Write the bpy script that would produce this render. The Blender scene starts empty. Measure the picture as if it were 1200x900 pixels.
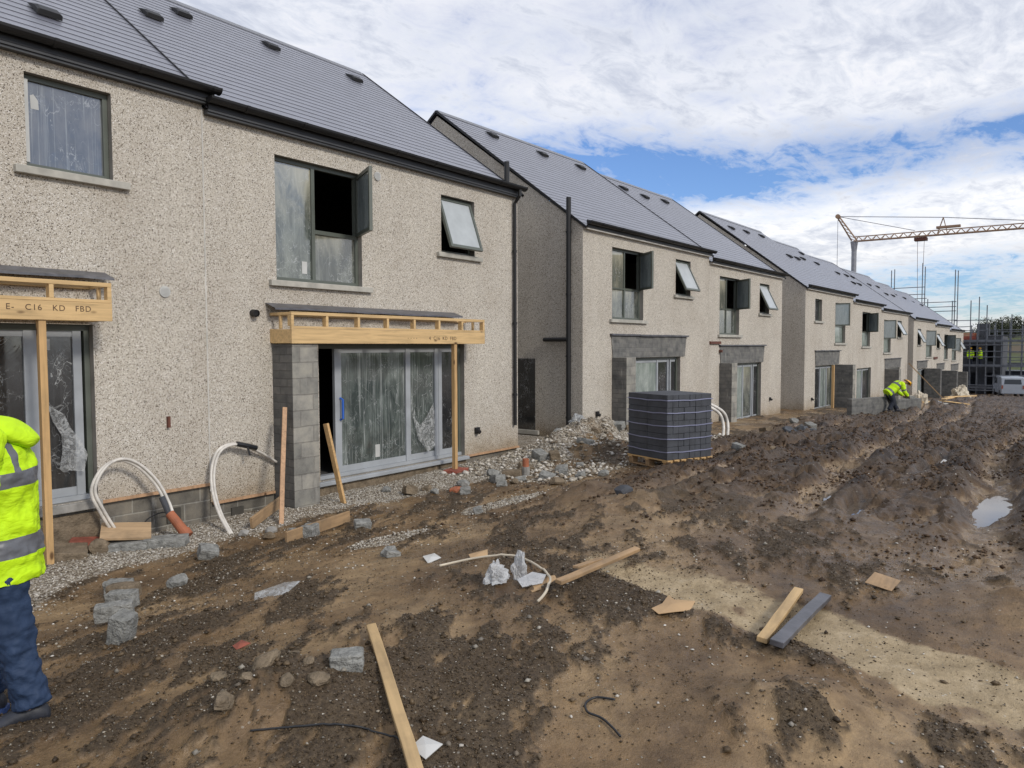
import bpy, bmesh, math, random
import numpy as np
from mathutils import Vector, Matrix
random.seed(7); RNG = np.random.default_rng(11)
scene = bpy.context.scene
COL = scene.collection
rad = math.radians

# ------------------------------------------------------------------ helpers
class MB:
    def __init__(s): s.v=[]; s.f=[]; s.m=[]; s.uv=None
    def add(s, vs, fs, mi=0):
        b=len(s.v); s.v+= [tuple(p) for p in vs]; s.f+=[tuple(i+b for i in f) for f in fs]; s.m+=[mi]*len(fs)
    def box(s, a, b, mi=0, M=None):
        x0,y0,z0=a; x1,y1,z1=b
        vs=[(x0,y0,z0),(x1,y0,z0),(x1,y1,z0),(x0,y1,z0),(x0,y0,z1),(x1,y0,z1),(x1,y1,z1),(x0,y1,z1)]
        if M is not None: vs=[M@Vector(p) for p in vs]
        s.add(vs,[(0,3,2,1),(4,5,6,7),(0,1,5,4),(1,2,6,5),(2,3,7,6),(3,0,4,7)],mi); return s
    def quad(s,a,b,c,d,mi=0): s.add([a,b,c,d],[(0,1,2,3)],mi); return s
    def beam(s,p,q,w,h,mi=0,roll=0):
        p=Vector(p);q=Vector(q);d=(q-p);L=d.length;d.normalize()
        up=Vector((0,0,1)) if abs(d.z)<.95 else Vector((0,1,0))
        sd=d.cross(up).normalized(); up=sd.cross(d)
        if roll: R=Matrix.Rotation(roll,3,d); sd=R@sd; up=R@up
        c=[(-w/2,-h/2),(w/2,-h/2),(w/2,h/2),(-w/2,h/2)]
        vs=[p+sd*a+up*b for a,b in c]+[q+sd*a+up*b for a,b in c]
        s.add(vs,[(0,1,2,3),(7,6,5,4),(0,4,5,1),(1,5,6,2),(2,6,7,3),(3,7,4,0)],mi); return s
    def tube(s,pts,r,n=8,mi=0,caps=True,closed=False):
        pts=[Vector(p) for p in pts]; N=len(pts)
        rr=r if isinstance(r,(list,tuple)) else [r]*N
        prev=None; vs=[]
        for i,p in enumerate(pts):
            d=(pts[min(i+1,N-1)]-pts[max(i-1,0)]).normalized()
            if prev is None:
                a=Vector((0,0,1)) if abs(d.z)<.9 else Vector((1,0,0)); u=d.cross(a).normalized()
            else: u=(prev-d*prev.dot(d)).normalized()
            prev=u; w=d.cross(u)
            vs+=[p+(u*math.cos(t)+w*math.sin(t))*rr[i] for t in [2*math.pi*k/n for k in range(n)]]
        fs=[(i*n+k,i*n+(k+1)%n,(i+1)*n+(k+1)%n,(i+1)*n+k) for i in range(N-1) for k in range(n)]
        if caps: fs+=[tuple(range(n))[::-1],tuple((N-1)*n+k for k in range(n))]
        s.add(vs,fs,mi); return s
    def loft(s,rings,mi=0,caps=True,mats=None):
        n=len(rings[0]); vs=[p for r in rings for p in r]
        for i in range(len(rings)-1):
            pass
        b=len(s.v); s.v+=[tuple(p) for p in vs]
        for i in range(len(rings)-1):
            m=mats[i] if mats else mi
            for k in range(n):
                s.f.append((b+i*n+k,b+i*n+(k+1)%n,b+(i+1)*n+(k+1)%n,b+(i+1)*n+k)); s.m.append(m)
        if caps:
            s.f.append(tuple(b+k for k in range(n))[::-1]); s.m.append(mats[0] if mats else mi)
            s.f.append(tuple(b+(len(rings)-1)*n+k for k in range(n))); s.m.append(mats[-1] if mats else mi)
        return s
    def build(s,name,mats,parent=None,loc=(0,0,0),shift=(0,0,0),smooth=False,bevel=0,rot=None):
        me=bpy.data.meshes.new(name)
        vs=[(p[0]+shift[0],p[1]+shift[1],p[2]+shift[2]) for p in s.v] if any(shift) else s.v
        me.from_pydata(vs,[],s.f)
        if not isinstance(mats,(list,tuple)): mats=[mats]
        for m in mats: me.materials.append(m)
        if len(mats)>1: me.polygons.foreach_set('material_index',s.m)
        if smooth: me.polygons.foreach_set('use_smooth',[True]*len(me.polygons))
        if s.uv is not None:
            l=me.uv_layers.new(name='UVMap'); l.data.foreach_set('uv',[c for t in s.uv for c in t])
        me.update()
        o=bpy.data.objects.new(name,me); COL.objects.link(o); o.location=loc
        if rot: o.rotation_euler=rot
        if parent: o.parent=parent
        if bevel:
            b=o.modifiers.new('Bevel','BEVEL'); b.width=bevel; b.segments=2; b.limit_method='ANGLE'
        return o

def tag(o,label=None,cat=None,group=None,kind=None):
    if label: o['label']=label
    if cat: o['category']=cat
    if group: o['group']=group
    if kind: o['kind']=kind
    return o
def empty(name,loc,rz=0):
    o=bpy.data.objects.new(name,None); o.location=loc; o.rotation_euler=(0,0,rz); o.empty_display_size=.2
    COL.objects.link(o); return o
def near_mesh(name, v, f, mat, smooth=True, attr=None):
    me=bpy.data.meshes.new(name); v=np.asarray(v,np.float32); f=np.asarray(f,np.int32); k=f.shape[1]
    me.vertices.add(len(v)); me.vertices.foreach_set('co',v.ravel())
    me.loops.add(f.size); me.loops.foreach_set('vertex_index',f.ravel())
    me.polygons.add(len(f)); me.polygons.foreach_set('loop_start',np.arange(0,f.size,k,dtype=np.int32))
    me.polygons.foreach_set('loop_total',np.full(len(f),k,np.int32))
    if smooth: me.polygons.foreach_set('use_smooth',np.ones(len(f),bool))
    me.update(calc_edges=True); me.materials.append(mat)
    if attr is not None:
        for nm,a in attr.items():
            at=me.color_attributes.new(nm,'FLOAT_COLOR','POINT'); at.data.foreach_set('color',a.astype(np.float32).ravel())
    o=bpy.data.objects.new(name,me); COL.objects.link(o); return o

# ------------------------------------------------------------------ numpy noise
def _h(ix,iy,s):
    n=(ix.astype(np.int64)*374761393+iy.astype(np.int64)*668265263+s*1442695041)&0xffffffff
    n=((n^(n>>13))*1274126177)&0xffffffff
    return ((n^(n>>16))&0xffffff)/float(0xffffff)
def vn(x,y,s=0):
    x=np.asarray(x,float);y=np.asarray(y,float)
    ix=np.floor(x);iy=np.floor(y);fx=x-ix;fy=y-iy
    ux=fx*fx*(3-2*fx);uy=fy*fy*(3-2*fy)
    a=_h(ix,iy,s);b=_h(ix+1,iy,s);c=_h(ix,iy+1,s);d=_h(ix+1,iy+1,s)
    return a+(b-a)*ux+(c-a)*uy+(a-b-c+d)*ux*uy
def fbm(x,y,o=4,s=0,g=.5):
    t=0;a=1;n=0
    for i in range(o):
        t=t+a*vn(x*2**i+17.3*i,y*2**i-9.1*i,s+i);n+=a;a*=g
    return t/n
def ridge(x,y,o=4,s=0,g=.5):
    t=0;a=1;n=0
    for i in range(o):
        t=t+a*(1-np.abs(2*vn(x*2**i+7.3*i,y*2**i+3.1*i,s+i)-1));n+=a;a*=g
    return t/n
def ss(a,b,x):
    t=np.clip((x-a)/(b-a),0,1); return t*t*(3-2*t)

# ------------------------------------------------------------------ materials
def nmat(name):
    m=bpy.data.materials.new(name); m.use_nodes=True; nt=m.node_tree; nt.nodes.clear()
    out=nt.nodes.new('ShaderNodeOutputMaterial'); b=nt.nodes.new('ShaderNodeBsdfPrincipled')
    nt.links.new(b.outputs[0],out.inputs[0]); return m,nt,b,out
def N(nt,t,**k):
    n=nt.nodes.new(t)
    for a,v in k.items():
        if a.startswith('i_'):
            key=a[2:]; key=int(key) if key.isdigit() else key.replace('_',' ')
            n.inputs[key].default_value=v
        else: setattr(n,a,v)
    return n
def L(nt,a,b): nt.links.new(a,b)
def ramp(nt,fac,stops,interp='LINEAR'):
    r=nt.nodes.new('ShaderNodeValToRGB'); r.color_ramp.interpolation=interp
    e=r.color_ramp.elements
    while len(e)<len(stops): e.new(.5)
    for i,(p,c) in enumerate(stops):
        e[i].position=p; e[i].color=c if len(c)==4 else (*c,1)
    L(nt,fac,r.inputs[0]); return r
def mix(nt,fac,a,b,bt='MIX'):
    n=nt.nodes.new('ShaderNodeMix'); n.data_type='RGBA'; n.blend_type=bt
    for src,idx in ((fac,0),(a,6),(b,7)):
        if hasattr(src,'links'): L(nt,src,n.inputs[idx])
        else: n.inputs[idx].default_value=src if idx==0 else ((*src,1) if len(src)==3 else src)
    return n.outputs[2]
def math_(nt,op,a,b=0.0,c=None,clamp=False):
    n=nt.nodes.new('ShaderNodeMath'); n.operation=op; n.use_clamp=clamp
    for i,x in enumerate((a,b,c)):
        if x is None: continue
        if hasattr(x,'links'): L(nt,x,n.inputs[i])
        else: n.inputs[i].default_value=x
    return n.outputs[0]
def objco(nt,scale=(1,1,1)):
    t=N(nt,'ShaderNodeTexCoord'); m=N(nt,'ShaderNodeMapping'); m.inputs['Scale'].default_value=scale
    L(nt,t.outputs['Object'],m.inputs[0]); return m.outputs[0]
def noise(nt,co,sc,det=4,rough=.55,dist=0):
    n=N(nt,'ShaderNodeTexNoise'); n.inputs['Scale'].default_value=sc; n.inputs['Detail'].default_value=det
    n.inputs['Roughness'].default_value=rough; n.inputs['Distortion'].default_value=dist
    if co is not None: L(nt,co,n.inputs['Vector'])
    return n
def bump(nt,b,h,st=.5,dist=.01):
    n=N(nt,'ShaderNodeBump'); n.inputs['Strength'].default_value=st; n.inputs['Distance'].default_value=dist
    L(nt,h,n.inputs['Height']); L(nt,n.outputs[0],b.inputs['Normal']); return n

def m_plain(name,c,rough=.6,metal=0,var=.25,sc=3,bst=.15,bsc=40,spec=.5,bd=.004):
    m,nt,b,o=nmat(name); co=objco(nt)
    n=noise(nt,co,sc,5); r=ramp(nt,n.outputs[0],[(.3,tuple(x*(1-var) for x in c)),(.7,tuple(min(1,x*(1+var)) for x in c))])
    L(nt,r.outputs[0],b.inputs['Base Color'])
    n2=noise(nt,co,bsc,3)
    rr=ramp(nt,n.outputs[0],[(.3,(rough*.85,)*3),(.75,(min(1,rough*1.15),)*3)]); L(nt,rr.outputs[0],b.inputs['Roughness'])
    b.inputs['Metallic'].default_value=metal; b.inputs['Specular IOR Level'].default_value=spec
    if bst: bump(nt,b,n2.outputs[0],bst,bd)
    return m

def m_pebble():
    m,nt,b,o=nmat('pebbledash_render'); co=objco(nt)
    v=N(nt,'ShaderNodeTexVoronoi'); v.inputs['Scale'].default_value=108; L(nt,co,v.inputs['Vector'])
    sep=N(nt,'ShaderNodeSeparateColor'); L(nt,v.outputs['Color'],sep.inputs[0])
    c=ramp(nt,sep.outputs[0],[(0,(.08,.065,.05)),(.09,(.20,.17,.135)),(.14,(.44,.40,.34)),(.5,(.525,.48,.41)),(.8,(.59,.55,.485)),(.93,(.68,.645,.59)),(1,(.80,.775,.735))])
    v2=N(nt,'ShaderNodeTexVoronoi'); v2.inputs['Scale'].default_value=130; L(nt,co,v2.inputs['Vector'])
    sep2=N(nt,'ShaderNodeSeparateColor'); L(nt,v2.outputs['Color'],sep2.inputs[0])
    c2=ramp(nt,sep2.outputs[1],[(0,(.62,.58,.53)),(.2,(.86,.84,.81)),(1,(1.1,1.1,1.1))])
    x=mix(nt,.35,c.outputs[0],c2.outputs[0],'MULTIPLY')
    big=noise(nt,objco(nt,(1,1,.45)),1.1,5,.6)
    r=ramp(nt,big.outputs[0],[(.3,(.86,.84,.82)),(.5,(.98,.98,.98)),(.72,(1.06,1.06,1.05))])
    x=mix(nt,1.0,x,r.outputs[0],'MULTIPLY')
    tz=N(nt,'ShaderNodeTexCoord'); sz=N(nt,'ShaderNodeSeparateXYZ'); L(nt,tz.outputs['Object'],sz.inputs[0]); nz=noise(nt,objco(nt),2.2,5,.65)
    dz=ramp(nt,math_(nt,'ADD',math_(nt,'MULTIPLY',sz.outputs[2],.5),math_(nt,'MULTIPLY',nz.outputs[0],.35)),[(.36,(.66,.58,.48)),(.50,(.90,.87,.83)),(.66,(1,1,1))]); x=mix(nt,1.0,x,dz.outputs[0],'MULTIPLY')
    L(nt,x,b.inputs['Base Color']); b.inputs['Roughness'].default_value=.85
    b.inputs['Specular IOR Level'].default_value=.25
    h=math_(nt,'SUBTRACT',1.0,v.outputs['Distance']); bump(nt,b,h,.5,.010)
    return m
def m_slate():
    m,nt,b,o=nmat('roof_slates'); t=N(nt,'ShaderNodeTexCoord')
    br=N(nt,'ShaderNodeTexBrick'); L(nt,t.outputs['UV'],br.inputs['Vector'])
    br.offset=.5; br.inputs['Scale'].default_value=1; br.inputs['Brick Width'].default_value=.30; br.inputs['Row Height'].default_value=.2
    br.inputs['Mortar Size'].default_value=.0035; br.inputs['Mortar Smooth'].default_value=.1; br.inputs['Bias'].default_value=0
    br.inputs['Color1'].default_value=(.068,.071,.10,1); br.inputs['Color2'].default_value=(.092,.096,.132,1); br.inputs['Mortar'].default_value=(.04,.042,.052,1)
    co=objco(nt); n=noise(nt,co,1.2,5,.6); r=ramp(nt,n.outputs[0],[(.3,(.85,.85,.87)),(.7,(1.15,1.15,1.13))])
    n3=noise(nt,co,30,3,.6); r3=ramp(nt,n3.outputs[0],[(.3,(.92,)*3),(.7,(1.08,)*3)])
    x=mix(nt,1.0,br.outputs[0],r.outputs[0],'MULTIPLY'); x=mix(nt,1.0,x,r3.outputs[0],'MULTIPLY')
    L(nt,x,b.inputs['Base Color'])
    rr=ramp(nt,n3.outputs[0],[(.3,(.33,)*3),(.75,(.45,)*3)]); L(nt,rr.outputs[0],b.inputs['Roughness'])
    b.inputs['Specular IOR Level'].default_value=1.0; b.inputs['IOR'].default_value=1.6; b.inputs['Coat Weight'].default_value=.8; b.inputs['Coat Roughness'].default_value=.42; b.inputs['Sheen Weight'].default_value=.12; b.inputs['Sheen Roughness'].default_value=.5
    bump(nt,b,br.outputs['Fac'],-.3,.004) if False else None
    return m
def m_block(name,dark=1.0,tint=(1,1,1),bw=.44,bh=.225,ang=0,joint=(.30,.285,.25)):
    m,nt,b,o=nmat(name); t=N(nt,'ShaderNodeTexCoord'); s=N(nt,'ShaderNodeSeparateXYZ'); L(nt,t.outputs['Object'],s.inputs[0])
    u=math_(nt,'ADD',s.outputs[0],s.outputs[1]); cb=N(nt,'ShaderNodeCombineXYZ'); L(nt,u,cb.inputs[0]); L(nt,s.outputs[2],cb.inputs[1])
    nn=noise(nt,t.outputs['Object'],3,2); wob=math_(nt,'MULTIPLY',nn.outputs[0],.03)
    vm=N(nt,'ShaderNodeVectorMath',operation='ADD'); L(nt,cb.outputs[0],vm.inputs[0]); cw=N(nt,'ShaderNodeCombineXYZ'); L(nt,wob,cw.inputs[0]); L(nt,wob,cw.inputs[1]); L(nt,cw.outputs[0],vm.inputs[1])
    br=N(nt,'ShaderNodeTexBrick'); L(nt,vm.outputs[0],br.inputs['Vector']); br.offset=.5
    br.inputs['Scale'].default_value=1; br.inputs['Brick Width'].default_value=bw; br.inputs['Row Height'].default_value=bh
    br.inputs['Mortar Size'].default_value=.011; br.inputs['Mortar Smooth'].default_value=.35
    k=dark
    br.inputs['Color1'].default_value=(.135*k*tint[0],.135*k*tint[1],.13*k*tint[2],1); br.inputs['Color2'].default_value=(.195*k*tint[0],.19*k*tint[1],.18*k*tint[2],1)
    br.inputs['Mortar'].default_value=(*[j*min(1,k*.9) for j in joint],1)
    co=t.outputs['Object']; n=noise(nt,co,4,6,.65); r=ramp(nt,n.outputs[0],[(.28,(.6,.6,.62)),(.5,(1,1,1)),(.72,(1.35,1.32,1.25))])
    x=mix(nt,1.0,br.outputs[0],r.outputs[0],'MULTIPLY')
    n4=noise(nt,objco(nt,(6,6,.9)),1.5,5,.7); r4=ramp(nt,n4.outputs[0],[(.62,(0,0,0)),(.74,(1,1,1))])
    x=mix(nt,math_(nt,'MULTIPLY',r4.outputs[0],.55),x,(.42,.41,.38))
    L(nt,x,b.inputs['Base Color']); b.inputs['Roughness'].default_value=.9; b.inputs['Specular IOR Level'].default_value=.2
    n5=noise(nt,co,70,4,.7); h=math_(nt,'ADD',math_(nt,'MULTIPLY',n5.outputs[0],.5),math_(nt,'MULTIPLY',br.outputs['Fac'],-.6)); bump(nt,b,h,.7,.012)
    return m
def m_timber(name,c=(.52,.34,.155),dirt=.3,axis=0):
    m,nt,b,o=nmat(name)
    sc=[14,14,14]; sc[axis]=.9
    co=objco(nt,tuple(sc)); n=noise(nt,co,1.6,6,.6,.6); r=ramp(nt,n.outputs[0],[(.25,tuple(x*.62 for x in c)),(.5,c),(.75,tuple(min(1,x*1.2) for x in c))])
    sk=[5,5,5]; sk[axis]=2.2
    v=N(nt,'ShaderNodeTexVoronoi'); v.inputs['Scale'].default_value=1.0; L(nt,objco(nt,tuple(sk)),v.inputs['Vector'])
    k=ramp(nt,v.outputs['Distance'],[(.06,(.25,.2,.15)),(.13,(1,1,1))]); x=mix(nt,1.0,r.outputs[0],k.outputs[0],'MULTIPLY')
    d=noise(nt,objco(nt),2.5,5,.65); dr=ramp(nt,d.outputs[0],[(.45,(0,0,0)),(.75,(1,1,1))])
    x=mix(nt,math_(nt,'MULTIPLY',dr.outputs[0],dirt),x,(.13,.095,.06))
    L(nt,x,b.inputs['Base Color']); b.inputs['Roughness'].default_value=.7; bump(nt,b,n.outputs[0],.25,.003); return m
def m_film(name,dark,light,folds=0,yellow=0,amount=.5,seed=0.0):
    """window pane with wrinkled protective film over dark reflective glass"""
    m,nt,b,o=nmat(name); t=N(nt,'ShaderNodeTexCoord'); mp=N(nt,'ShaderNodeMapping'); mp.inputs['Location'].default_value=(seed,seed*.7,seed*1.3)
    L(nt,t.outputs['Object'],mp.inputs[0]); co=mp.outputs[0]
    def st(scale): q=N(nt,'ShaderNodeMapping'); q.inputs['Scale'].default_value=scale; L(nt,co,q.inputs[0]); return q.outputs[0]
    def contour(sc,dist,w,det=3): 
        n=noise(nt,st((1,1,.7)),sc,det,.55,dist); a=math_(nt,'ABSOLUTE',math_(nt,'SUBTRACT',n.outputs[0],.5)); return ramp(nt,a,[(0,(1,1,1)),(w,(0,0,0))]).outputs[0]
    a=noise(nt,st((2.2,2.2,.8)),2.0,8,.68,.5); ra=ramp(nt,a.outputs[0],[(.42,(0,0,0)),(.60,(.7,)*3),(.72,(1,1,1))])
    g1=ramp(nt,noise(nt,co,1.3,4,.6).outputs[0],[(.45,(0,0,0)),(.60,(1,1,1))]).outputs[0]
    g2=ramp(nt,noise(nt,st((1,1,1)),2.1,4,.6,.3).outputs[0],[(.50,(0,0,0)),(.62,(1,1,1))]).outputs[0]
    scr=math_(nt,'MAXIMUM',math_(nt,'MULTIPLY',contour(3.2,.9,.007),g1),math_(nt,'MULTIPLY',contour(7,1.6,.014,5),g2))
    x=mix(nt,math_(nt,'MULTIPLY',ra.outputs[0],amount*.62),dark,light)
    if folds:
        fo=noise(nt,st((8,8,.13)),1.7,2,.5,.25); rf=ramp(nt,fo.outputs[0],[(.60,(0,0,0)),(.625,(1,1,1)),(.65,(0,0,0))]); rf2=ramp(nt,fo.outputs[0],[(.38,(0,0,0)),(.40,(.8,)*3),(.42,(0,0,0))])
        x=mix(nt,math_(nt,'MULTIPLY',math_(nt,'MULTIPLY',math_(nt,'ADD',rf.outputs[0],rf2.outputs[0]),a.outputs[0]),folds*1.3,None,True),x,(.55,.58,.57))
    x=mix(nt,math_(nt,'MULTIPLY',scr,.55),x,(.62,.64,.64))
    if yellow:  # yellowish reflection painted into the pane colour, stronger towards the top
        s=N(nt,'ShaderNodeSeparateXYZ'); L(nt,t.outputs['Generated'],s.inputs[0])
        ry=ramp(nt,s.outputs[2],[(.45,(0,0,0)),(1.,(1,1,1))]); yy=math_(nt,'MULTIPLY',ry.outputs[0],yellow)
        x=mix(nt,math_(nt,'MULTIPLY',yy,math_(nt,'ADD',math_(nt,'MULTIPLY',ra.outputs[0],.5),.5)),x,(.60,.56,.42))
    L(nt,x,b.inputs['Base Color']); b.inputs['Specular IOR Level'].default_value=.5; b.inputs['IOR'].default_value=2.1
    rr=ramp(nt,a.outputs[0],[(.35,(.03,)*3),(.7,(.22,)*3)]); L(nt,rr.outputs[0],b.inputs['Roughness'])
    wr=noise(nt,co,2.5,5,.55,.6); bump(nt,b,wr.outputs[0],.10,.02)
    return m

M={}
M['pebble']=m_pebble(); M['slate']=m_slate()
M['blackp']=m_plain('black_plastic',(.010,.010,.011),.5,var=.2,bst=0)
M['soffit']=m_plain('grey_soffit_board',(.05,.052,.056),.5,bst=0)
M['white_strip']=m_plain('white_soffit_strip',(.55,.53,.49),.6)
M['frame']=m_plain('grey_green_frame',(.105,.118,.10),.45,var=.12,bst=0)
M['reveal']=m_plain('smooth_grey_reveal',(.24,.225,.20),.85,bst=.3)
M['alu']=m_plain('film_covered_alu',(.34,.36,.38),.4,var=.12,bst=.1)
M['sill']=m_plain('concrete_sill',(.40,.385,.34),.85,var=.2,sc=6,bst=.5,bsc=60)
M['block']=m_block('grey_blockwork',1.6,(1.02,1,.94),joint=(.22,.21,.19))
M['block_dark']=m_block('dark_blockwork',.80,bw=.33,bh=.1125,joint=(.16,.155,.15))
M['block_mid']=m_block('lintel_blockwork',.95,bw=.33,bh=.1125,joint=(.20,.2,.19))
M['plinth']=m_block('plinth_blockwork',.95,(1.08,1,.88))
M['timber']=m_timber('sawn_pine_x',(.62,.425,.205),.15,0); M['timber_z']=m_timber('sawn_pine_z',(.54,.34,.15),.25,2)
M['timber_y']=m_timber('sawn_pine_y',(.56,.36,.16),.2,1)
M['timber_dirty']=m_timber('muddy_timber_x',(.36,.235,.125),.75,0); M['timber_g']=m_timber('weathered_ground_pine',(.50,.345,.17),.5,0)
M['timber_red']=m_timber('reddish_timber',(.46,.28,.16),.4,2)
M['ink']=m_plain('stamped_ink',(.10,.06,.035),.8,bst=0)
M['lead']=m_plain('lead_flashing',(.085,.085,.095),.4,var=.4,sc=9,bst=.6,bsc=18)
M['film_blue']=m_film('blue_grey_filmed_pane',(.085,.095,.11),(.27,.28,.30),.4,0,.6,1.)
M['film_big']=m_film('filmed_pane_yellow_reflection',(.07,.085,.075),(.36,.38,.32),.2,.75,.9,4.)
M['film_low']=m_film('green_grey_filmed_pane',(.06,.07,.062),(.34,.35,.29),.2,.45,.8,7.)
M['film_door']=m_film('folded_film_pane',(.055,.068,.064),(.25,.29,.265),.7,0,.85,2.5)
M['film_pale']=m_film('pale_filmed_pane',(.20,.24,.22),(.50,.54,.50),.5,0,.9,5.5)
M['film_refl']=m_film('filmed_pane_warm_reflection',(.12,.125,.10),(.40,.37,.27),.2,.8,.8,9.)
M['dark_pane']=m_film('dark_filmed_pane',(.018,.02,.022),(.06,.062,.065),.05,0,.3,3.3)
M['opal']=m_plain('frosted_pane',(.42,.45,.46),.22,var=.1,bst=.05)
M['casement_glass']=m_film('casement_pane',(.22,.26,.27),(.42,.48,.49),.3,0,.8,6.)
M['whitep']=m_plain('white_plastic',(.52,.52,.50),.4,var=.12)
M['duct']=m_plain('white_duct_plastic',(.60,.57,.52),.45,var=.22,sc=9,bst=.3)
M['clay']=m_plain('terracotta',(.34,.115,.055),.75,var=.25,sc=8,bst=.4)
M['rust']=m_plain('rusty_steel',(.12,.045,.03),.8,var=.4,sc=12)
M['steel']=m_plain('galvanised_tube',(.13,.14,.16),.45,metal=.5,var=.25,bst=0)
M['concrete']=m_plain('raw_concrete',(.27,.26,.24),.9,var=.3,sc=7,bst=.8,bsc=45)
M['loose_block']=m_plain('loose_block_grey',(.25,.25,.235),.92,var=.4,sc=14,bst=1.,bsc=55,spec=.15,bd=.02)
M['loose_brown']=m_plain('muddy_block',(.19,.15,.105),.92,var=.4,sc=9,bst=1.,bsc=45,spec=.15,bd=.02)
M['brick']=m_plain('red_brick',(.24,.07,.045),.9,var=.4,sc=9,bst=.6)
M['packblock']=m_plain('charcoal_block',(.062,.066,.076),.75,var=.25,sc=5,bst=.7,bsc=60,spec=.35)
M['strap_p']=m_plain('pale_strap',(.24,.25,.36),.35,var=.1,bst=0)
M['hivis']=None
M['grey_refl']=m_plain('reflective_grey',(.13,.135,.15),.4,var=.12,sc=20)
M['denim']=None
M['shoe']=m_plain('dark_shoe',(.022,.025,.035),.6,var=.4,sc=20,bst=.4)
M['shoe_blue']=m_plain('blue_shoe_trim',(.04,.075,.20),.5,var=.3,sc=14)
M['skin']=m_plain('skin',(.50,.29,.20),.5,var=.12,sc=10,bst=.1)
M['hair']=m_plain('dark_hair',(.03,.02,.015),.6,var=.3)
M['helmet']=m_plain('yellow_helmet',(.80,.42,.02),.35,var=.06,bst=0)
M['navy']=m_plain('navy_cloth',(.018,.022,.035),.85,var=.4)
M['film_scrap']=m_plain('clear_plastic_scrap',(.40,.41,.41),.25,var=.3,sc=8,bst=.7,bsc=15)
m_=M['film_scrap']; nt_=m_.node_tree; b_=[n for n in nt_.nodes if n.type=='BSDF_PRINCIPLED'][0]; o_=[n for n in nt_.nodes if n.type=='OUTPUT_MATERIAL'][0]
tr_=nt_.nodes.new('ShaderNodeBsdfTransparent'); mx_=nt_.nodes.new('ShaderNodeMixShader'); nn_=noise(nt_,objco(nt_),14,4,.65,1.5); rr_=ramp(nt_,nn_.outputs[0],[(.42,(.22,)*3),(.62,(.8,)*3)]); nt_.links.new(rr_.outputs[0],mx_.inputs[0]); nt_.links.new(tr_.outputs[0],mx_.inputs[1]); nt_.links.new(b_.outputs[0],mx_.inputs[2]); nt_.links.new(mx_.outputs[0],o_.inputs[0])
M['ply']=m_timber('plywood_scrap',(.48,.33,.19),.6,0)
M['cardboard']=m_plain('orange_board',(.42,.28,.15),.8,var=.2)
M['tarp']=m_plain('black_sheet',(.012,.013,.015),.45,var=.4,sc=6,bst=.5,bsc=10)
M['crane_y']=m_plain('weathered_crane_paint',(.30,.19,.12),.55,var=.25)
M['crane_g']=m_plain('grey_crane_mast',(.25,.26,.29),.5,var=.2)
M['orange_net']=m_plain('orange_netting',(.70,.12,.05),.7,var=.3,sc=3)
M['blue']=m_plain('blue_plastic',(.03,.13,.55),.35,var=.1)
M['van']=m_plain('pale_van_paint',(.30,.33,.38),.25,var=.05,bst=0)
M['tyre']=m_plain('tyre_rubber',(.02,.02,.02),.8)
M['glassdk']=m_plain('dark_glass',(.02,.025,.03),.08,var=.1,bst=0)
M['tan_sheet']=m_plain('cream_sheet',(.52,.46,.36),.7,var=.2,bst=.6)
M['floor']=m_plain('vent_hole_shade',(.06,.055,.045),.8)  # near black, stands in for shade inside the air vents
M['dark_in']=m_plain('interior_painted_dark',(.05,.05,.05),.9)  # shade of the unlit rooms put into the colour

def m_cloth(name,c,fold=.8,sc=5,spec=.3):
    m,nt,b,o=nmat(name); co=objco(nt,(1,1,1.8)); n=noise(nt,co,sc,4,.55,.7)
    r=ramp(nt,n.outputs[0],[(.25,tuple(x*.80 for x in c)),(.6,c),(.8,tuple(min(1,x*1.1) for x in c))]); L(nt,r.outputs[0],b.inputs['Base Color'])
    b.inputs['Roughness'].default_value=.7; b.inputs['Specular IOR Level'].default_value=spec
    bump(nt,b,n.outputs[0],fold,.035); return m
M['hivis']=m_cloth('hi_vis_yellow',(.56,.86,.012),.8,6)
M['denim']=m_cloth('blue_denim',(.024,.045,.095),.45,5)
M['bag_plastic']=m_cloth('thin_bag_plastic',(.62,.63,.64),1.,12,.6)

m_=M['bag_plastic']; nt_=m_.node_tree; b_=[n for n in nt_.nodes if n.type=='BSDF_PRINCIPLED'][0]; o_=[n for n in nt_.nodes if n.type=='OUTPUT_MATERIAL'][0]
tr_=nt_.nodes.new('ShaderNodeBsdfTransparent'); mx_=nt_.nodes.new('ShaderNodeMixShader'); mx_.inputs[0].default_value=.6; nt_.links.new(tr_.outputs[0],mx_.inputs[1]); nt_.links.new(b_.outputs[0],mx_.inputs[2]); nt_.links.new(mx_.outputs[0],o_.inputs[0])
# ------------------------------------------------------------------ ground height
SAND=[(5.25,2.85),(5.0,2.1),(4.72,1.35),(4.5,.65),(4.38,.1),(4.2,-1.5),(4.0,-4.0)]
def seg_dist(x,y,pts):
    d=np.full(np.shape(x),1e9)
    for (ax,ay),(bx,by) in zip(pts[:-1],pts[1:]):
        t=np.clip(((x-ax)*(bx-ax)+(y-ay)*(by-ay))/((bx-ax)**2+(by-ay)**2),0,1)
        d=np.minimum(d,np.hypot(x-ax-t*(bx-ax),y-ay-t*(by-ay)))
    return d
def base(x,y):
    z=np.interp(x,[-60,2,12,15,31,36,54,78,110,400],[-2.3,-2.3,-2.2,-2.2,-2.65,-2.85,-3.5,-4.6,-5.6,-9])
    return z+0.5*(1-ss(3.0,7.5,y))*(1-ss(7,24,x))
PUD=[(9.75,.62,1.30,.23,-.03),(8.9,1.75,.7,.10,-.03),(9.4,2.15,.35,.09,-.02),(12.5,1.5,1.2,.10,-.02),(23,2.3,1.2,.16,0)]
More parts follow.
